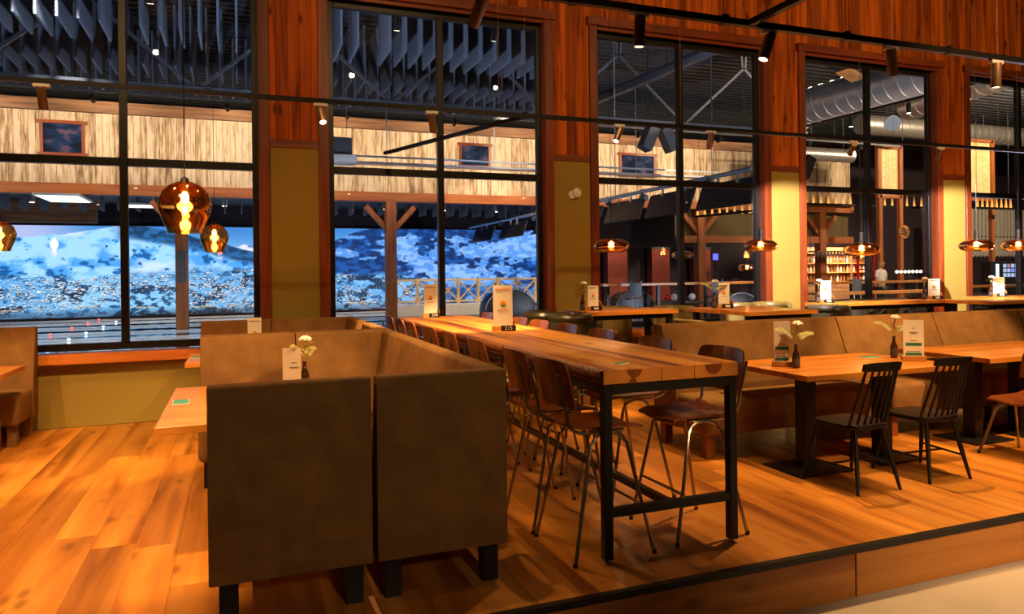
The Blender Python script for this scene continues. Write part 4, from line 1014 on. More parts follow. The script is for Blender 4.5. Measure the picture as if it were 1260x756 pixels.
# ball returns with balls
def ball_return(label, X, Y, r=0.62):
    t = thing('ball_return', label, 'ball return', (X, Y, 0), 0, 'black bowling ball returns')
    n = 14
    outer = [(-r * 1.05 * math.cos(PI * k / n), 0.48 + r * math.sin(PI * k / n) * 0.78) for k in range(n + 1)]
    obj('hood', MB().prism(outer + [(r * 1.05, 0.2), (-r * 1.05, 0.2)], -0.32, 0.32, 1), 'screen_black', t, bevel=0.03, seg=2)
    obj('chrome_trim', MB().tube([(-r * 1.07 * math.cos(PI * k / n), -0.33, 0.48 + r * math.sin(PI * k / n) * 0.80) for k in range(n + 1)], 0.018, 6), 'pipe', t)
    obj('base', MB().box(-r * 0.9, r * 0.9, -0.25, 0.25, 0, 0.21), 'black', t, smooth=False)
    obj('rack', MB().box(r + 0.1, r + 2.2, -0.3, 0.3, 0.56, 0.64), 'steel', t, bevel=0.02, seg=1)
    obj('rack_leg', MB().box(r + 0.9, r + 1.2, -0.15, 0.15, 0, 0.57), 'black', t, smooth=False)
    return t
ball_return('black dome of a ball return beside the wooden fence', 7.3, 19.6, 0.72)
ball_return('black dome of a ball return seen through the third window', 10.6, 18.3, 0.6)
ball_return('dark ball return near the third pillar', 12.6, 16.2, 0.55)
def ball(label, x, y, mat, z=0.75): tag(obj('bowling_ball', MB().sphere((0, 0, 0), 0.108, 18, 12), mat, None, (x, y, z), angle=80), label, 'bowling ball', 'bowling balls on the ball returns')
ball('red bowling ball left of the white one, in the middle of the third window', 11.86, 18.3, 'red')
ball('white bowling ball between two red ones in the third window', 12.10, 18.3, 'whiteball')
ball('red bowling ball right of the white one, beside the window mullion', 12.34, 18.3, 'red')
ball('white bowling ball right of the third window mullion', 12.72, 18.3, 'whiteball')
ball('red bowling ball at the left edge of the third window', 9.05, 19.6, 'red')
ball('white bowling ball at the left edge of the third window', 9.30, 19.6, 'whiteball')
ball('pale blue bowling ball near the third pillar', 13.55, 16.2, 'blueball', 0.74)
ball('smaller-looking pale blue bowling ball touching the third pillar', 13.82, 16.25, 'blueball', 0.74)
ball('red bowling ball peeping out between the pale blue ones', 13.68, 16.40, 'red', 0.74)

# monitors hanging under a pipe
pp = thing('lighting_pipe', 'galvanised pipe carrying stage lights and the scoring monitors', 'pipe', (9.0, 11, 3.42))
obj('pipe', MB().tube([(0, 0, 0), (0, 17.5, 0)], 0.045, 10), 'pipe', pp)
for y in (1.2, 5.2, 9.2, 13.2): obj('rod', MB().tube([(0, y, 0.02), (0, y, 4.5 if y < 12 else 0.82)], 0.012, 6), 'pipe', pp)
wh = ['first', 'second', 'third', 'fourth', 'fifth', 'sixth', 'seventh']
for k, y in enumerate((11.7, 13.7, 15.7, 17.8, 20.2, 23.4, 26.6)):
    t = thing('scoring_monitor', 'black hanging monitor, %s of the row from the right end' % wh[k], 'monitor', (8.95, y, 3.0), 0, 'black monitors hanging under the pipe')
    obj('screen', MB().obox((0, 0, 0.02), (0.05, 1.75 if k < 4 else 2.3, 0.56), Matrix.Rotation(0.35, 3, 'Y')), 'screen_black', t, bevel=0.01, seg=1)
    obj('arm', MB().bar((0.02, -0.3, 0.2), (0.05, -0.3, 0.42), 0.04, 0.04), 'pipe', t, smooth=False)
    obj('arm', MB().bar((0.02, 0.3, 0.2), (0.05, 0.3, 0.42), 0.04, 0.04), 'pipe', t, smooth=False)
for k, y in enumerate((12.4, 13.2, 14.9, 16.6, 18.6, 21.6, 24.8)):
    t = thing('stage_light', 'small stage light clamped on the pipe, %s from the right end' % wh[k], 'stage light', (9.0, y, 3.42), 0, 'stage lights on the pipe')
    obj('can', MB().lathe([(0.06, 0), (0.075, 0.03), (0.075, 0.2), (0.06, 0.22)], 12, (0.0, 0.05, -0.13), rot=Matrix.Rotation(1.1 + 0.3 * (k % 3), 3, 'X')), 'pipe' if k % 2 else 'steel', t)
    obj('clamp', MB().box(-0.03, 0.03, -0.03, 0.03, -0.10, 0.055), 'black', t, smooth=False)

# ------------------------------------------------------------------ hall roof: baffles, truss, tracks
bf = tag(obj('ceiling_baffle', MB().box(-0.02, 0.02, -0.62, 0.62, 0, 1.35), 'baffle', None, smooth=False), '', 'baffle')
first = True
for r_, (y, z, xa, xb, skip) in enumerate(((14.85, 6.0, -7.6, 7.6, (9, 18, 27, 32)), (18.0, 6.15, -9.5, 9.0, ()), (21.0, 6.45, -11.5, 9.0, ()))):
    k = 0; x = xa
    while x < xb:
        if k not in skip:
            o = bf if first else bf.copy()
            if not first: COL.objects.link(o)
            first = False
            o.location = (x, y, z); rn = ('front', 'second', 'rear')[r_]
            tag(o, 'tall grey felt baffle in the %s row under the dark hall roof' % rn, 'baffle', 'grey baffles of the %s row' % rn)
        k += 1; x += 0.318
lb = tag(obj('lane_baffle', MB().box(-0.02, 0.02, -0.5, 0.5, 0, 0.55), 'baffle', None, (-9.2, 26.0, 3.66), smooth=False), 'short grey baffle under the low roof over the lanes', 'baffle', 'short baffles over the lanes')
for k in range(1, 44):
    o = lb.copy(); COL.objects.link(o); o.location.x = -9.2 + 0.52 * k
tr = thing('roof_truss', 'dark steel roof truss with slanting braces under the hall roof', 'truss', (0, 16.25, 0))
obj('bottom_chord', MB().box(-20, 15.2, -0.07, 0.07, 5.30, 5.45), 'steel', tr, smooth=False)
obj('top_chord', MB().box(-20, 15.2, -0.08, 0.08, 7.70, 7.90), 'steel', tr, smooth=False)
for xn in (-13.0, -8.9, -4.8, -0.75, 3.3, 7.2, 11.1, 15.0):
    for s in (-1, 1):
        obj('diagonal', MB().bar((xn + s * 0.06, 0, 5.45), (xn + s * 2.0, 0, 7.1), 0.065, 0.065, (0, 1, 0)), 'steel', tr, smooth=False)
        obj('diagonal', MB().bar((xn + s * 2.0, 0, 7.1), (xn + s * 2.05, 0, 7.72), 0.06, 0.06, (0, 1, 0)), 'steel', tr, smooth=False)
for i, (y0, z0, X) in enumerate(((9.0, 6.45, 10.2),)):
    t = thing('steel_beam', ['pale steel beam crossing the third window upwards', 'dark steel beam above the round duct'][i], 'beam', (X, 9.0, z0))
    obj('web', MB().bar((0, 0, 0), (-0.7, 11.5, 0.0), 0.02, 0.22), 'steel', t, smooth=False)
    obj('flange', MB().bar((0, 0, 0.11), (-0.7, 11.5, 0.11), 0.16, 0.02), 'steel', t, smooth=False)
    obj('flange', MB().bar((0, 0, -0.11), (-0.7, 11.5, -0.11), 0.16, 0.02), 'steel', t, smooth=False)
t = thing('cable_tray', 'pale cable tray hanging across the plank wall', 'cable tray', (3.1, 20.4, 4.66))
for dz in (0, 0.17): obj('tray_rail', MB().box(0, 12.2, -0.02, 0.02, dz, dz + 0.05), 'pipe', t, smooth=False)
obj('tray_bed', MB().box(0, 12.2, 0.02, 0.36, 0.0, 0.03), 'pipe', t, smooth=False)
for k in range(7): obj('rod', MB().tube([(0.9 + 1.62 * k, 0, 0.04), (0.9 + 1.62 * k, 0, 3.3)], 0.012, 6), 'pipe', t)
def hall_track(label, y, z, x0, x1, heads, aimy, aimz, en, grp):
    t = thing('hall_track', label, 'light track', (x0, y, z))
    obj('rail', MB().box(0, x1 - x0, -0.03, 0.03, -0.03, 0.03), 'steel', t, smooth=False)
    for k in range(int((x1 - x0) / 4) + 1): obj('wire', MB().tube([(4.0 * k + 0.3, 0, 0.02), (4.0 * k + 0.3, 0, 8.0 - z)], 0.008, 5), 'steel', t)
    for k, hx in enumerate(heads):
        h = thing('hall_spotlight', grp[0] + ' number %s counted from the left' % (wh[k] if k < 7 else ('eighth', 'ninth', 'tenth', 'eleventh', 'twelfth')[k - 7]), 'spotlight', (hx, y, z), 0, grp[1])
        d = (Vector((hx + 0.15, aimy, aimz)) - Vector((hx, y, z - 0.2))).normalized(); q = d.to_track_quat('Z', 'Y').to_matrix()
        obj('stem', MB().tube([(0, 0, 0.0), (0, 0, -0.2)], 0.014, 6), 'black', h)
        obj('can', MB().lathe([(0.05, -0.10), (0.055, -0.08), (0.055, 0.15), (0.045, 0.15)], 12, (0, 0, -0.2), rot=q), 'black', h)
        obj('lens', MB().lathe([(0.003, 0.152), (0.05, 0.152)], 12, (0, 0, -0.2), rot=q), 'lens', h)
        lamp('SPOT', 'spot_beam', Vector((0, 0, -0.2)) + d * 0.17, en, WARMW, Vector((0, 0, -0.2)) + d * 4, h, spot_size=math.radians(104), spot_blend=0.8, shadow_soft_size=0.06)
hall_track('dark light track before the plank wall of the hall', 20.3, 6.15, -12, 23.5, [-9.5, -6.4, -3.3, -0.2, 2.9, 6.0, 9.1, 12.2, 15.3, 18.4, 21.5], 23.0, 5.3, 560, ('wall-washing spotlight before the plank wall,', 'spotlights washing the plank wall'))
hall_track('upper light track under the hall roof, seen through the second window', 12.2, 6.05, -8, 8.2, [-5.0, -1.2, 2.6, 4.35], 14.5, 0.5, 160, ('small spotlight high under the hall roof,', 'spotlights high under the hall roof'))
lm = emit('lit_panel', (1.0, 0.96, 0.9), 2.2)
for x0, x1, y0, y1, lab in ((-5.0, -3.9, 22.1, 24.0, 'white lit panel under the plank wall in the leftmost window'), (-3.2, -1.75, 24.4, 25.4, 'pale lit panel right of the brighter one in the leftmost window')):
    t = thing('ceiling_panel', lab, 'panel light', (x0, y0, 3.72), 0, 'lit panels hanging before the lanes')
    obj('frame', MB().box(0, x1 - x0, 0, y1 - y0, 0.0, 0.06), 'white', t, bevel=0.01, seg=1)
    obj('diffuser', MB().box(0.06, x1 - x0 - 0.06, 0.06, y1 - y0 - 0.06, -0.012, 0.0), lm, t, smooth=False)
    for hx in (0.1, x1 - x0 - 0.1): obj('rod', MB().tube([(hx, 0.9, 0.05), (hx, 0.9, 0.6)], 0.012, 6), 'pipe', t)
t = thing('hanging_unit', 'white air unit with a grey back hanging before the plank wall', 'air unit', (2.48, 19.5, 4.47))
obj('body', MB().box(-0.35, 0.5, -0.3, 0.3, 0, 0.22), 'white', t, bevel=0.03, seg=2); obj('back_box', MB().box(-0.4, 0.42, 0.0, 0.3, 0.23, 0.72), 'steel', t, bevel=0.02, seg=1)
for hx in (-0.2, 0.3): obj('rod', MB().tube([(hx, 0.1, 0.7), (hx, 0.1, 3.5)], 0.012, 6), 'pipe', t)
for k in range(7):
    X = (-6.2, -2.6, -0.4, 5.2, 7.6, 9.8, 1.6)[k]
    t = thing('downlight', 'small round downlight in the low roof over the lanes, %s' % ('left of the panels', 'under the bright panel', 'beside the hanging globe', 'beside the second timber post', 'right of the second timber post', 'above the monitors', 'near the wooden pillar')[k], 'downlight', (X, 27.4, 4.0), 0, 'downlights over the lanes')
    obj('ring', MB().lathe([(0.07, 0.0), (0.10, 0.02), (0.10, 0.25)], 12), 'white', t); obj('lens', MB().lathe([(0.003, -0.003), (0.07, -0.003)], 12), 'lens', t)
    lamp('SPOT', 'spot_beam', (0, 0, -0.03), 330, WARMW, (0, 0, -3), t, spot_size=math.radians(110), spot_blend=0.6, shadow_soft_size=0.05)
# ------------------------------------------------------------------ right-hand side of the hall: bar, ducts, signs
for a, b_ in ((15.4, 16.183), (16.517, 22.033), (22.367, 23.85)): struct(obj('beam_low', MB().box(a, b_, YP - 0.12, YP + 0.12, 2.58, 2.85), 'timber_x', bevel=0.01, seg=1))
struct(obj('wall_olive', MB().box(15.4, 23.85, YP + 0.18, YP + 0.26, 2.6, 3.84), 'hallgreen'))
struct(obj('wall_bar', MB().box(13.4, 24.0, 26.4, 26.6, 0, 4.2), 'hall_wall'))
struct(obj('wall_far_right', MB().box(24.0, 44, 27.0, 27.2, 0, 8.0), 'hall_wall'))
def brick_mat():
    m, N, L, b = _new('red_brick'); b.inputs['Roughness'].default_value = 0.8
    tc = N.new('ShaderNodeTexCoord'); mp = N.new('ShaderNodeMapping'); mp.inputs['Rotation'].default_value = (PI / 2, 0, 0); L.new(tc.outputs['Object'], mp.inputs[0])
    br = N.new('ShaderNodeTexBrick'); br.inputs['Scale'].default_value = 4.0
    br.inputs['Color1'].default_value = (0.32, 0.035, 0.018, 1); br.inputs['Color2'].default_value = (0.22, 0.03, 0.02, 1); br.inputs['Mortar'].default_value = (0.16, 0.08, 0.05, 1)
    L.new(mp.outputs[0], br.inputs['Vector']); L.new(br.outputs[0], b.inputs['Base Color']); return m
M['brick'] = brick_mat()
for i, (x0, x1, lab) in enumerate(((13.95, 14.85, 'red brick pier behind the leftmost copper pendant of the third window'), (16.0, 16.85, 'red brick pier left of the timber post in the third window'), (18.1, 18.9, 'red brick pier behind the timber post in the third window'))):
    t = thing('brick_pier', lab, 'brick pier', ((x0 + x1) / 2, 26.0, 0), 0, 'red brick piers behind the lanes')
    w_ = (x1 - x0) / 2
    obj('shaft', MB().box(-w_, w_, -0.2, 0.2, 0, 2.45), 'brick', t, smooth=False); obj('capstone', MB().box(-w_ - 0.04, w_ + 0.04, -0.24, 0.24, 2.45, 2.53), 'steel', t, smooth=False)
    lamp('SPOT', 'spot_beam', (0, -1.4, 3.2), 120, WARMW, (0, -0.2, 1.6), t, spot_size=math.radians(60), spot_blend=0.6, shadow_soft_size=0.05)

def hall_counter(label, x0, x1, y, z, d=0.6):
    t = thing('hall_counter', label, 'counter', (x0, y, 0), 0, 'long wooden counters in the bowling hall')
    obj('top', MB().box(0, x1 - x0, -d / 2, d / 2, z - 0.07, z), 'counter', t, bevel=0.006, seg=1)
    k = 0.3
    while k < x1 - x0:
        obj('leg', MB().box(k - 0.04, k + 0.04, -0.04, 0.04, 0, z - 0.07), 'black', t, smooth=False); k += 1.6
hall_counter('long wooden counter standing in for a mirrored bar table, crossing the third window behind the bowling balls', 9.2, 16.4, 17.6, 1.2)  # put here in place of a bar table mirrored in the pane
hall_counter('long wooden counter across the fourth window, before the bar', 16.6, 23.0, 17.6, 1.13)
hall_counter('lower wooden counter in the fourth window', 13.8, 18.6, 14.6, 0.93)
hall_counter('lower wooden counter in the fifth window', 21.0, 27.0, 15.5, 0.98)
gs = None
for k, (x, y) in enumerate(((9.9, 16.9), (12.5, 16.9), (17.6, 16.9))):
    lab = 'grey high stool with a curved back at the hall counter, %s from the left' % wh[k]
    if gs is None:
        gs = t = thing('hall_stool', lab, 'stool', (x, y, 0), 0, 'grey high stools at the hall counter')
        obj('seat', MB().grid(lambda u, v: ((u - 0.5) * 0.42, (v - 0.5) * 0.4, 0.8 + 0.02 * (2 * u - 1) ** 2), 6, 6, (0, 0, -0.03)), 'baffle', t)
        obj('backrest', MB().grid(lambda u, v: ((u - 0.5) * 0.46, -0.2 - 0.05 * v + 0.08 * (2 * u - 1) ** 2, 0.86 + 0.34 * v + 0.1 * (2 * u - 1) ** 2 * v), 8, 4, (0, 0.02, 0)), 'baffle', t)
        for sx in (-1, 1):
            for sy in (-1, 1): obj('leg', MB().tube([(sx * 0.22, sy * 0.22, 0), (sx * 0.15, sy * 0.15, 0.79)], 0.014, 6), 'pipe', t)
    else:
        t = dup(gs); t.location = (x, y, 0); t['label'] = lab
    t.scale = (0.8, 0.8, 1.0)
# back bar with bottles
bs = thing('bar_shelf', 'back bar shelving with bottles seen through the fourth window', 'shelf', (24.6, 24.8, 0))
obj('back_panel', MB().box(-2.0, 2.4, 0.25, 0.3, 0, 2.5), 'brown_plank', bs, smooth=False)
for z in (0.98, 1.40, 1.80, 2.25): obj('shelf_board', MB().box(-2.0, 2.4, -0.1, 0.25, z - 0.04, z), 'counter', bs, smooth=False)
obj('cabinet', MB().box(-2.0, 2.4, -0.15, 0.25, 0, 0.93), 'brown_plank', bs, smooth=False)
for x in (-2.0, -0.5, 1.0, 2.36): obj('upright', MB().box(x, x + 0.04, -0.1, 0.25, 0.93, 2.5), 'brown_plank', bs, smooth=False)
lamp('AREA', 'shelf_light', (0.2, -1.2, 2.9), 420, WARMW, (0.2, 0.1, 1.4), bs, size=1.2)
bc = [plain('bottle_a', (0.55, 0.36, 0.18), 0.15), plain('bottle_b', (0.75, 0.66, 0.55), 0.15), plain('bottle_c', (0.10, 0.045, 0.015), 0.15), plain('bottle_d', (0.35, 0.12, 0.03), 0.15)]
bm_ = []
for m_ in bc:
    me = MB().lathe([(0.036, 0), (0.038, 0.01), (0.038, 0.17), (0.014, 0.22), (0.013, 0.28), (0.016, 0.285), (0.016, 0.30)], 8).mesh('bar_bottle'); me.materials.append(m_); bm_.append(me)
bn_ = ['amber', 'clear', 'dark', 'brown']
rowl = {0.98: 'lowest', 1.40: 'second', 1.80: 'upper'}
for z, nm in rowl.items():
    for k in range(22):
        q = pr.randrange(4)
        o = obj('bar_bottle', bm_[q], None, None, (22.85 + 0.19 * k, 24.86, z))
        tag(o, '%s bottle standing on the %s shelf of the back bar' % (bn_[q], nm), 'bottle', '%s bottles on the %s back bar shelf' % (bn_[q], nm))
gm = MB().lathe([(0.03, 0.0), (0.04, -0.03), (0.042, -0.1), (0.006, -0.14), (0.006, -0.2), (0.035, -0.21)][::-1], 8).mesh('hanging_glass'); gm.materials.append(M['whiteball'])
gr_ = thing('glass_rack', 'overhead rack of hanging wine glasses at the bar', 'glass rack', (22.3, 22.3, 2.2))
obj('rack', MB().box(-1.2, 1.6, -0.25, 0.25, 0.0, 0.05), 'brown_plank', gr_, smooth=False)
for x in (-1.1, 1.5): obj('rod', MB().tube([(x, 0.2, 0.03), (x, 0.2, 5.72)], 0.012, 6), 'black', gr_)
for k in range(16):
    o = obj('hanging_glass', gm, None, None, (21.25 + 0.165 * k, 22.3, 2.2)); o.rotation_euler = (0, 0, 0)
    tag(o, 'wine glass hanging upside down from the rack over the bar', 'glass', 'wine glasses hanging at the bar')

# ducts
def duct(name_l, p, q, r, ring=0.35):
    p, q = Vector(p), Vector(q); d = q - p
    t = thing('round_duct', name_l, 'duct', p, 0, 'round metal air ducts under the roof')
    obj('pipe', MB().tube([(0, 0, 0), d], r, 28), 'duct', t)
    m = MB(); n = int(d.length / ring)
    for k in range(1, n):
        c = d * (k / n); m.tube([c - d.normalized() * 0.012, c + d.normalized() * 0.012], r + 0.012, 28)
    obj('seam', m, 'duct', t)['kind'] = 'stuff'
    for f in (0.1, 0.5, 0.9): obj('hanger', MB().tube([d * f + Vector((0, 0, r)), Vector((d.x * f, d.y * f, 7.92 - p.z))], 0.012, 6), 'steel', t)
duct('large round silver duct rising through the fourth window', (14.6, 17.2, 6.0), (14.9, 9.2, 6.0), 0.47)
duct('round duct in the upper corner of the fifth window', (17.7, 15.0, 6.05), (16.15, 9.4, 6.05), 0.36)
duct('horizontal round duct behind, crossing the right windows', (22.5, 21.2, 7.1), (36, 21.2, 7.1), 0.38)
duct('yellow-lit horizontal duct low in the fourth window', (17.8, 20.8, 5.75), (21.6, 20.8, 5.75), 0.24)
t = thing('hall_track', 'black light track under the silver duct in the fourth window', 'light track', (14.15, 16.6, 5.35))
obj('rail', MB().bar((0, 0, 0), (0.2, -6.8, 0), 0.05, 0.05), 'black', t, smooth=False)
for k in range(3): obj('wire', MB().tube([(0.05 + 0.06 * k, -1 - 2 * k, 0), (0.05 + 0.06 * k, -1 - 2 * k, 0.2)], 0.006, 5), 'black', t)
for k, y in enumerate((16.0, 13.7, 12.1, 10.7)):
    h = thing('hall_spotlight', 'black cylinder spotlight under the silver duct, %s from the left' % wh[k], 'spotlight', (14.15 + 0.2 * (16.6 - y) / 6.8, y, 5.35), 0, 'black spotlights under the silver duct')
    obj('can', MB().lathe([(0.045, -0.30), (0.05, -0.29), (0.05, -0.08), (0.012, -0.07), (0.012, -0.02)], 12), 'black', h); obj('lens', MB().lathe([(0.003, -0.302), (0.044, -0.302)], 12), 'lens', h)
    lamp('SPOT', 'spot_beam', (0, 0, -0.32), 150, WARMW, (0.3, 0.3, -3), h, spot_size=math.radians(90), spot_blend=0.6, shadow_soft_size=0.05)
di = thing('round_reflector', 'pale blue-grey disc hanging under the ducts in the fourth window', 'disc', (15.94, 14.0, 5.3))
obj('disc', MB().lathe([(0.02, -0.02), (0.19, -0.02), (0.2, 0), (0.19, 0.02), (0.02, 0.02)], 30, rot=Matrix.Rotation(-0.75, 3, 'Z') @ Matrix.Rotation(1.75, 3, 'X')), 'blueball', di); obj('rod', MB().tube([(0, 0.04, 0.1), (0, 0.04, 2.7)], 0.01, 6), 'black', di)
pj_ = thing('ceiling_projector', 'dark projector on a plywood plate high in the fourth window', 'projector', (13.55, 13.2, 6.4))
obj('body', MB().obox((0, 0, 0), (0.62, 0.42, 0.34), Matrix.Rotation(0.35, 3, 'Y')), 'screen_black', pj_, bevel=0.03, seg=2); obj('plate', MB().obox((0.18, 0, -0.24), (0.55, 0.45, 0.03), Matrix.Rotation(0.35, 3, 'Y')), 'holder', pj_, smooth=False); obj('rod', MB().tube([(0, 0, 0.1), (0, 0, 1.52)], 0.025, 6), 'black', pj_)
for i, (x, y, z, s) in enumerate(((11.1, 18.0, 5.35, 1), (11.75, 18.0, 5.35, -1), (16.8, 18.0, 4.75, 1))):
    t = thing('hanging_speaker', ['dark tilted loudspeaker left of its twin in the third window', 'dark tilted loudspeaker right of its twin in the third window', 'black loudspeaker at the left edge of the fourth window'][i], 'speaker', (x, y, z), 0, 'dark loudspeakers hanging in the hall')
    obj('cabinet', MB().obox((0, 0, 0), (0.34, 0.36, 0.72), Matrix.Rotation(0.45 * s, 3, 'Y')), 'steel' if i < 2 else 'screen_black', t, bevel=0.02, seg=1); obj('bracket', MB().tube([(0, 0, 0.3), (0, 0, 8.0 - z)], 0.014, 6), 'black', t)
# rows of timber fins, their uplight glow painted in as emission
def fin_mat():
    m, N, L, b = _new('uplight_glow_fin')
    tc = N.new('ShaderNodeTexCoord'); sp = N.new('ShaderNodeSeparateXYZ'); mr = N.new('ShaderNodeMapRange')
    mr.inputs[1].default_value = 0.0; mr.inputs[2].default_value = 0.4; mr.inputs[3].default_value = 1.6; mr.inputs[4].default_value = 0.05  # emission fades up the fin, in place of an uplight
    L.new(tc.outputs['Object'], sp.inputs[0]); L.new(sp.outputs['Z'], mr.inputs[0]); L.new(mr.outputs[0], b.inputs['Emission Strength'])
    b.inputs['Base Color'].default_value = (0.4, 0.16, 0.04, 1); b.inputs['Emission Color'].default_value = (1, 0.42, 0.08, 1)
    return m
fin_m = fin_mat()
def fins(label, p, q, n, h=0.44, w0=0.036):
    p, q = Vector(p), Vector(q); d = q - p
    t = thing('fin_rail', label, 'fin rail', p, 0, 'rows of pointed timber fins with painted uplight glow')
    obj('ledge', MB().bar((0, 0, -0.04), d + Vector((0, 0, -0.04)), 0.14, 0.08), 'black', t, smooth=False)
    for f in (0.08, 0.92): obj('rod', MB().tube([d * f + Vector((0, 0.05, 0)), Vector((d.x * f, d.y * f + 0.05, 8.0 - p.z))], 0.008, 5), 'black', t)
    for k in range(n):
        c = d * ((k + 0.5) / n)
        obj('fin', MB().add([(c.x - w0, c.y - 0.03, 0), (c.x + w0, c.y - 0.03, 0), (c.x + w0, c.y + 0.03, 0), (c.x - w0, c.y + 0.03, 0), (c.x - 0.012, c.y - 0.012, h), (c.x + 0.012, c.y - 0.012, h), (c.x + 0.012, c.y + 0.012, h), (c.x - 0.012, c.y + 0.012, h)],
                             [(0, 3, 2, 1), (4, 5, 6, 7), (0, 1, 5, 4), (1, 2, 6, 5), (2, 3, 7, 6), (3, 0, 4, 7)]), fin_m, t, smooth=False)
fins('row of glow-painted pointed fins slanting across the third window', (15.7, 22.4, 3.55), (17.6, 20.2, 3.7), 11, 0.42)
fins('row of glow-painted pointed fins on the beam in the fourth window', (21.0, 22.7, 4.18), (23.7, 22.7, 4.18), 7)
fins('row of glow-painted pointed fins right of the beam end in the fourth window', (23.9, 22.3, 4.12), (27.6, 22.3, 4.12), 9)
fins('row of glow-painted pointed fins in the fifth window', (26.4, 19.5, 3.85), (28.5, 19.5, 3.85), 8)
# tall framed timber openings
for i, (x0, x1, z0, z1) in enumerate(((22.75, 23.85, 4.3, 6.1), (26.6, 28.05, 4.25, 6.45))):
    t = thing('framed_planks', ['framed strip of lit planks high in the fourth window', 'framed strip of lit planks high in the fifth window'][i], 'wall panel', ((x0 + x1) / 2, 20.6 - 0.6 * i, z0), 0, 'framed strips of lit planks')
    W2 = (x1 - x0) / 2
    for k in range(6): obj('plank', MB().box(-W2 + 2 * W2 * k / 6 + 0.004, -W2 + 2 * W2 * (k + 1) / 6 - 0.004, 0.03, 0.07, 0, z1 - z0), 'fence_wood', t, smooth=False)
    for s in (-1, 1): obj('frame_bar', MB().box(s * W2 - 0.09, s * W2 + 0.09, -0.05, 0.09, -0.1, z1 - z0 + 0.1), 'timber', t, smooth=False)
    for z in (-0.1, z1 - z0): obj('frame_bar', MB().box(-W2, W2, -0.05, 0.09, z, z + 0.12), 'timber_x', t, smooth=False)
    obj('post', MB().box(-W2 - 0.05, -W2 + 0.11, -0.05, 0.1, -z0, -0.1), 'timber', t, smooth=False); obj('post', MB().box(W2 - 0.11, W2 + 0.05, -0.05, 0.1, -z0, -0.1), 'timber', t, smooth=False)
    lamp('SPOT', 'spot_beam', (0, -1.8, 2.3), 90, WARM, (0, 0, 0.9), t, spot_size=math.radians(70), spot_blend=0.6, shadow_soft_size=0.05)
# striped wall, lit sign, tiled screen
sw = struct(obj('wall_striped', MB().box(31.0, 37.0, 24.1, 24.3, 0, 4.3), 'hall_wall'))
m = MB(); m2 = MB()
for k in range(24): m.box(31.05 + 0.25 * k, 31.18 + 0.25 * k, 24.03, 24.1, 3.0, 4.3)
for k in range(26): m2.bar((30.6 + 0.25 * k, 24.05, 2.05), (31.4 + 0.25 * k, 24.05, 2.95), 0.12, 0.06, (0, 1, 0))
o = obj('slat', m, 'paper', sw, smooth=False); o['kind'] = 'stuff'
o = obj('slat', m2, 'paper', sw, smooth=False); o['kind'] = 'stuff'
em = thing('round_emblem', 'round pale wall emblem with three curved strokes in the fourth window', 'sign', (21.2, 18.2, 2.77))
obj('disc', MB().lathe([(0.02, -0.02), (0.23, -0.02), (0.23, 0.02), (0.02, 0.02)], 30, rot=RX), 'holder', em)
for k in range(3):
    obj('stroke', MB().tube([(-0.17 + 0.34 * u / 8, -0.03, 0.09 - 0.09 * k + 0.045 * math.sin(2 * PI * u / 8)) for u in range(9)], 0.02, 6), 'inkdark', em)
obj('rod', MB().tube([(0, 0.01, 0.2), (0, 0.01, 5.2)], 0.008, 5), 'black', em)
bl = emit('marquee_bulb', (1, 0.85, 0.55), 6)
mb_ = thing('bulb_row', 'row of seven round marquee lamps in the fourth window', 'lamp row', (22.9, 20.0, 1.40))
obj('bar', MB().box(-0.1, 1.3, 0.02, 0.06, -0.06, 0.06), 'black', mb_, smooth=False)
obj('stand', MB().box(0.55, 0.65, 0.02, 0.08, -1.4, -0.06), 'black', mb_, smooth=False)
for k in range(7): obj('lamp', MB().sphere((0.2 * k, -0.02, 0), 0.05, 10, 8), bl, mb_)
rfm = thing('red_portal', 'red tubular frame of an arcade machine in the fourth window', 'arcade machine', (22.9, 21.4, 0))
for a, b_ in (((-0.4, 0, 0), (-0.4, 0, 2.3)), ((0.4, 0, 0), (0.4, 0, 2.3)), ((-0.43, 0, 2.3), (0.43, 0, 2.3)), ((-0.4, 0, 1.5), (0.4, 0, 1.5))): obj('frame_bar', MB().bar(a, b_, 0.07, 0.07, (0, 1, 0)), 'red', rfm, smooth=False)
obj('cabinet', MB().box(-0.35, 0.35, 0.04, 0.5, 0, 1.1), 'screen_black', rfm, bevel=0.02, seg=1)
ts = thing('tile_screen', 'dark screen with rows of small pale tiles in the fifth window', 'screen', (27.7, 19.2, 0))
obj('cabinet', MB().box(-0.9, 0.7, 0.0, 0.4, 0, 1.75), 'screen_black', ts, bevel=0.02, seg=1)
tl = [emit('tile_a', (0.6, 0.7, 1.0), 0.9), emit('tile_b', (0.9, 0.4, 0.5), 0.6), emit('tile_c', (0.2, 0.3, 1.0), 1.2)]
for i in range(4):
    for j in range(3): obj('tile', MB().box(-0.22 + 0.22 * i, -0.07 + 0.22 * i, -0.02, 0.0, 1.15 + 0.18 * j, 1.29 + 0.18 * j), tl[(i * 2 + j) % 3 if (i + j) % 3 == 0 else 0], ts, smooth=False)
obj('bright_strip', MB().box(-0.62, -0.48, -0.02, 0.0, 1.05, 1.65), emit('tile_d', (0.8, 0.9, 1.0), 2.0), ts, smooth=False)
bsn = thing('blue_screen', 'small blue lit screen right of the timber post in the third window', 'screen', (18.7, 25.2, 2.1))
obj('housing', MB().box(-0.16, 0.16, 0, 0.06, -0.16, 0.16), 'screen_black', bsn, smooth=False); obj('display', MB().box(-0.13, 0.13, -0.01, 0.0, -0.13, 0.13), emit('blue_display', (0.08, 0.1, 1.0), 2.5), bsn, smooth=False)
obj('stand', MB().box(-0.03, 0.03, 0.0, 0.05, -2.1, -0.16), 'black', bsn, smooth=False)
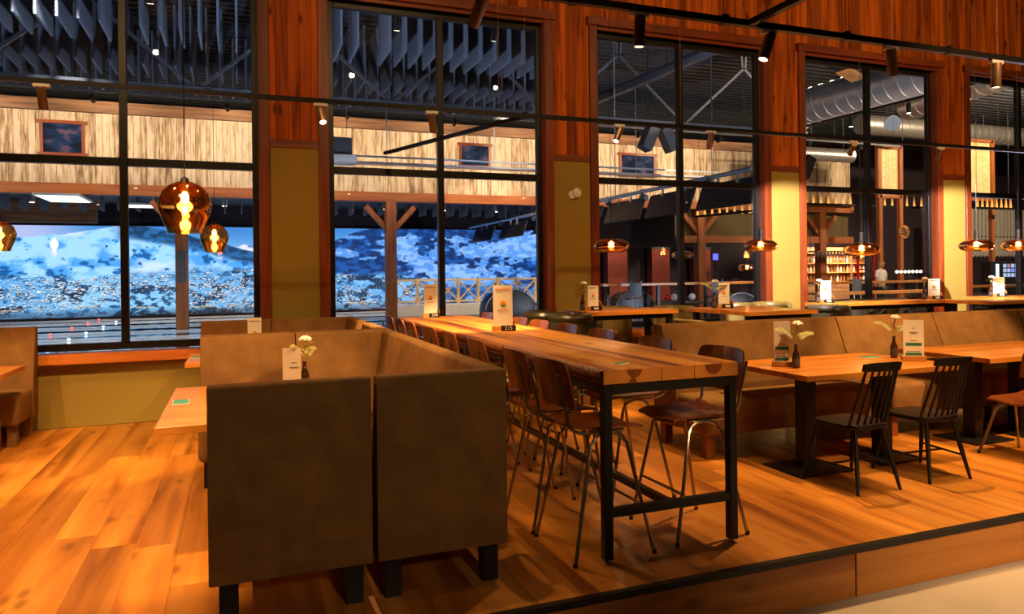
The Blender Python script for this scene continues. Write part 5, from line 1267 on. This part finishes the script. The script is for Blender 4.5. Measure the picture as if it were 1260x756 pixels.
# pendants of the hall
for k, (x, y, z) in enumerate(((9.9, 14.6, 1.90), (13.7, 17.0, 1.6), (17.6, 16.6, 1.9))):
    saucer('dark copper pendant in the hall, %s from the left behind the third and fourth windows' % wh[k], x, y, z, 0.26, 8.0)

# ------------------------------------------------------------------ person behind the hall counter, seen from the back
def skinned(name, pts, edges, mat, parent, lev=2):
    me = bpy.data.meshes.new(name); me.from_pydata([p[:3] for p in pts], edges, [])
    o = bpy.data.objects.new(name, me); COL.objects.link(o)
    o.modifiers.new('skin', 'SKIN'); sk = me.skin_vertices[0].data
    for i, p in enumerate(pts): sk[i].radius = (p[3], p[4] if len(p) > 4 else p[3])
    sk[0].use_root = True
    ss = o.modifiers.new('sub', 'SUBSURF'); ss.levels = lev; ss.render_levels = lev
    dg = bpy.context.evaluated_depsgraph_get(); dg.update()
    m2_ = bpy.data.meshes.new_from_object(o.evaluated_get(dg)); bpy.data.objects.remove(o); bpy.data.meshes.remove(me)
    m2_.polygons.foreach_set('use_smooth', [True] * len(m2_.polygons)); m2_.materials.append(M[mat])
    q = bpy.data.objects.new(name, m2_); return link(q, parent)
M['skin'] = plain('skin', (0.50, 0.27, 0.17), 0.55, var=0.05); M['hair'] = plain('reddish_blond_hair', (0.42, 0.17, 0.04), 0.6, var=0.3, nscale=60); M['shirt'] = plain('white_shirt', (0.68, 0.62, 0.54), 0.8, var=0.08); M['trousers'] = plain('dark_trousers', (0.03, 0.03, 0.035), 0.8)
pe = thing('person', 'person seen from behind with reddish blond hair and a white shirt, behind the counter', 'person', (20.3, 18.35, 0), 0.1)
P = [(0, 0, 0.95, .15, .11), (0, 0, 1.12, .14, .10), (0, 0.01, 1.32, .17, .11), (0, 0, 1.45, .09, .07), (0, 0.01, 1.52, .055), (0, 0.02, 1.62, .08, .095), (0, 0.01, 1.70, .06, .075)]
Eg = [(0, 1), (1, 2), (2, 3), (3, 4), (4, 5), (5, 6)]
for s in (-1, 1):
    k = len(P)
    P += [(s * 0.19, 0, 1.42, .055), (s * 0.25, -0.02, 1.14, .042), (s * 0.24, 0.14, 0.93, .032), (s * 0.235, 0.19, 0.885, .03, .018)]
    Eg += [(3, k), (k, k + 1), (k + 1, k + 2), (k + 2, k + 3)]
    for f in range(4):
        j = len(P); dx = (f - 1.5) * 0.02
        P += [(s * (0.235) + dx, 0.235, 0.86, .009), (s * 0.235 + dx, 0.265 + 0.006 * (1.5 - abs(f - 1.5)), 0.835, .008)]; Eg += [(k + 3, j), (j, j + 1)]
    j = len(P); P += [(s * 0.20, 0.20, 0.865, .010), (s * 0.185, 0.23, 0.84, .009)]; Eg += [(k + 3, j), (j, j + 1)]
    k = len(P); P += [(s * 0.095, 0, 0.86, .085), (s * 0.10, 0.01, 0.48, .058), (s * 0.10, -0.02, 0.09, .042), (s * 0.105, 0.12, 0.035, .04, .03)]
    Eg += [(0, k), (k, k + 1), (k + 1, k + 2), (k + 2, k + 3)]
skinned('body', P, Eg, 'skin', pe)
SP = [(0, 0, 0.90, .17, .13), (0, 0, 1.12, .165, .12), (0, 0.01, 1.32, .19, .13), (0, 0, 1.45, .10, .085), (-0.19, 0, 1.42, .07), (-0.24, -0.015, 1.22, .06), (0.19, 0, 1.42, .07), (0.24, -0.015, 1.22, .06)]
skinned('shirt', SP, [(0, 1), (1, 2), (2, 3), (3, 4), (4, 5), (3, 6), (6, 7)], 'shirt', pe)
TP = [(0, 0, 0.93, .165, .125), (-0.095, 0, 0.84, .10), (-0.10, 0.01, 0.48, .072), (-0.10, -0.02, 0.10, .06), (0.095, 0, 0.84, .10), (0.10, 0.01, 0.48, .072), (0.10, -0.02, 0.10, .06)]
skinned('trousers', TP, [(0, 1), (1, 2), (2, 3), (0, 4), (4, 5), (5, 6)], 'trousers', pe)
obj('hair', MB().sphere((0, -0.012, 1.655), 0.105, 16, 12, (0.95, 1.0, 1.08)), 'hair', pe, angle=80)
obj('hair_bun', MB().sphere((0, -0.10, 1.70), 0.05, 12, 8), 'hair', pe, angle=80)
for s in (-1, 1): obj('eye', MB().sphere((s * 0.032, 0.098, 1.64), 0.011, 8, 6), 'white', pe)
obj('nose', MB().prism([(0.09, 1.645), (0.128, 1.605), (0.09, 1.60)], -0.013, 0.013, 0), 'skin', pe, bevel=0.004)
obj('mouth', MB().tube([(-0.025, 0.098, 1.575), (0, 0.104, 1.573), (0.025, 0.098, 1.575)], 0.005, 6), 'red', pe)
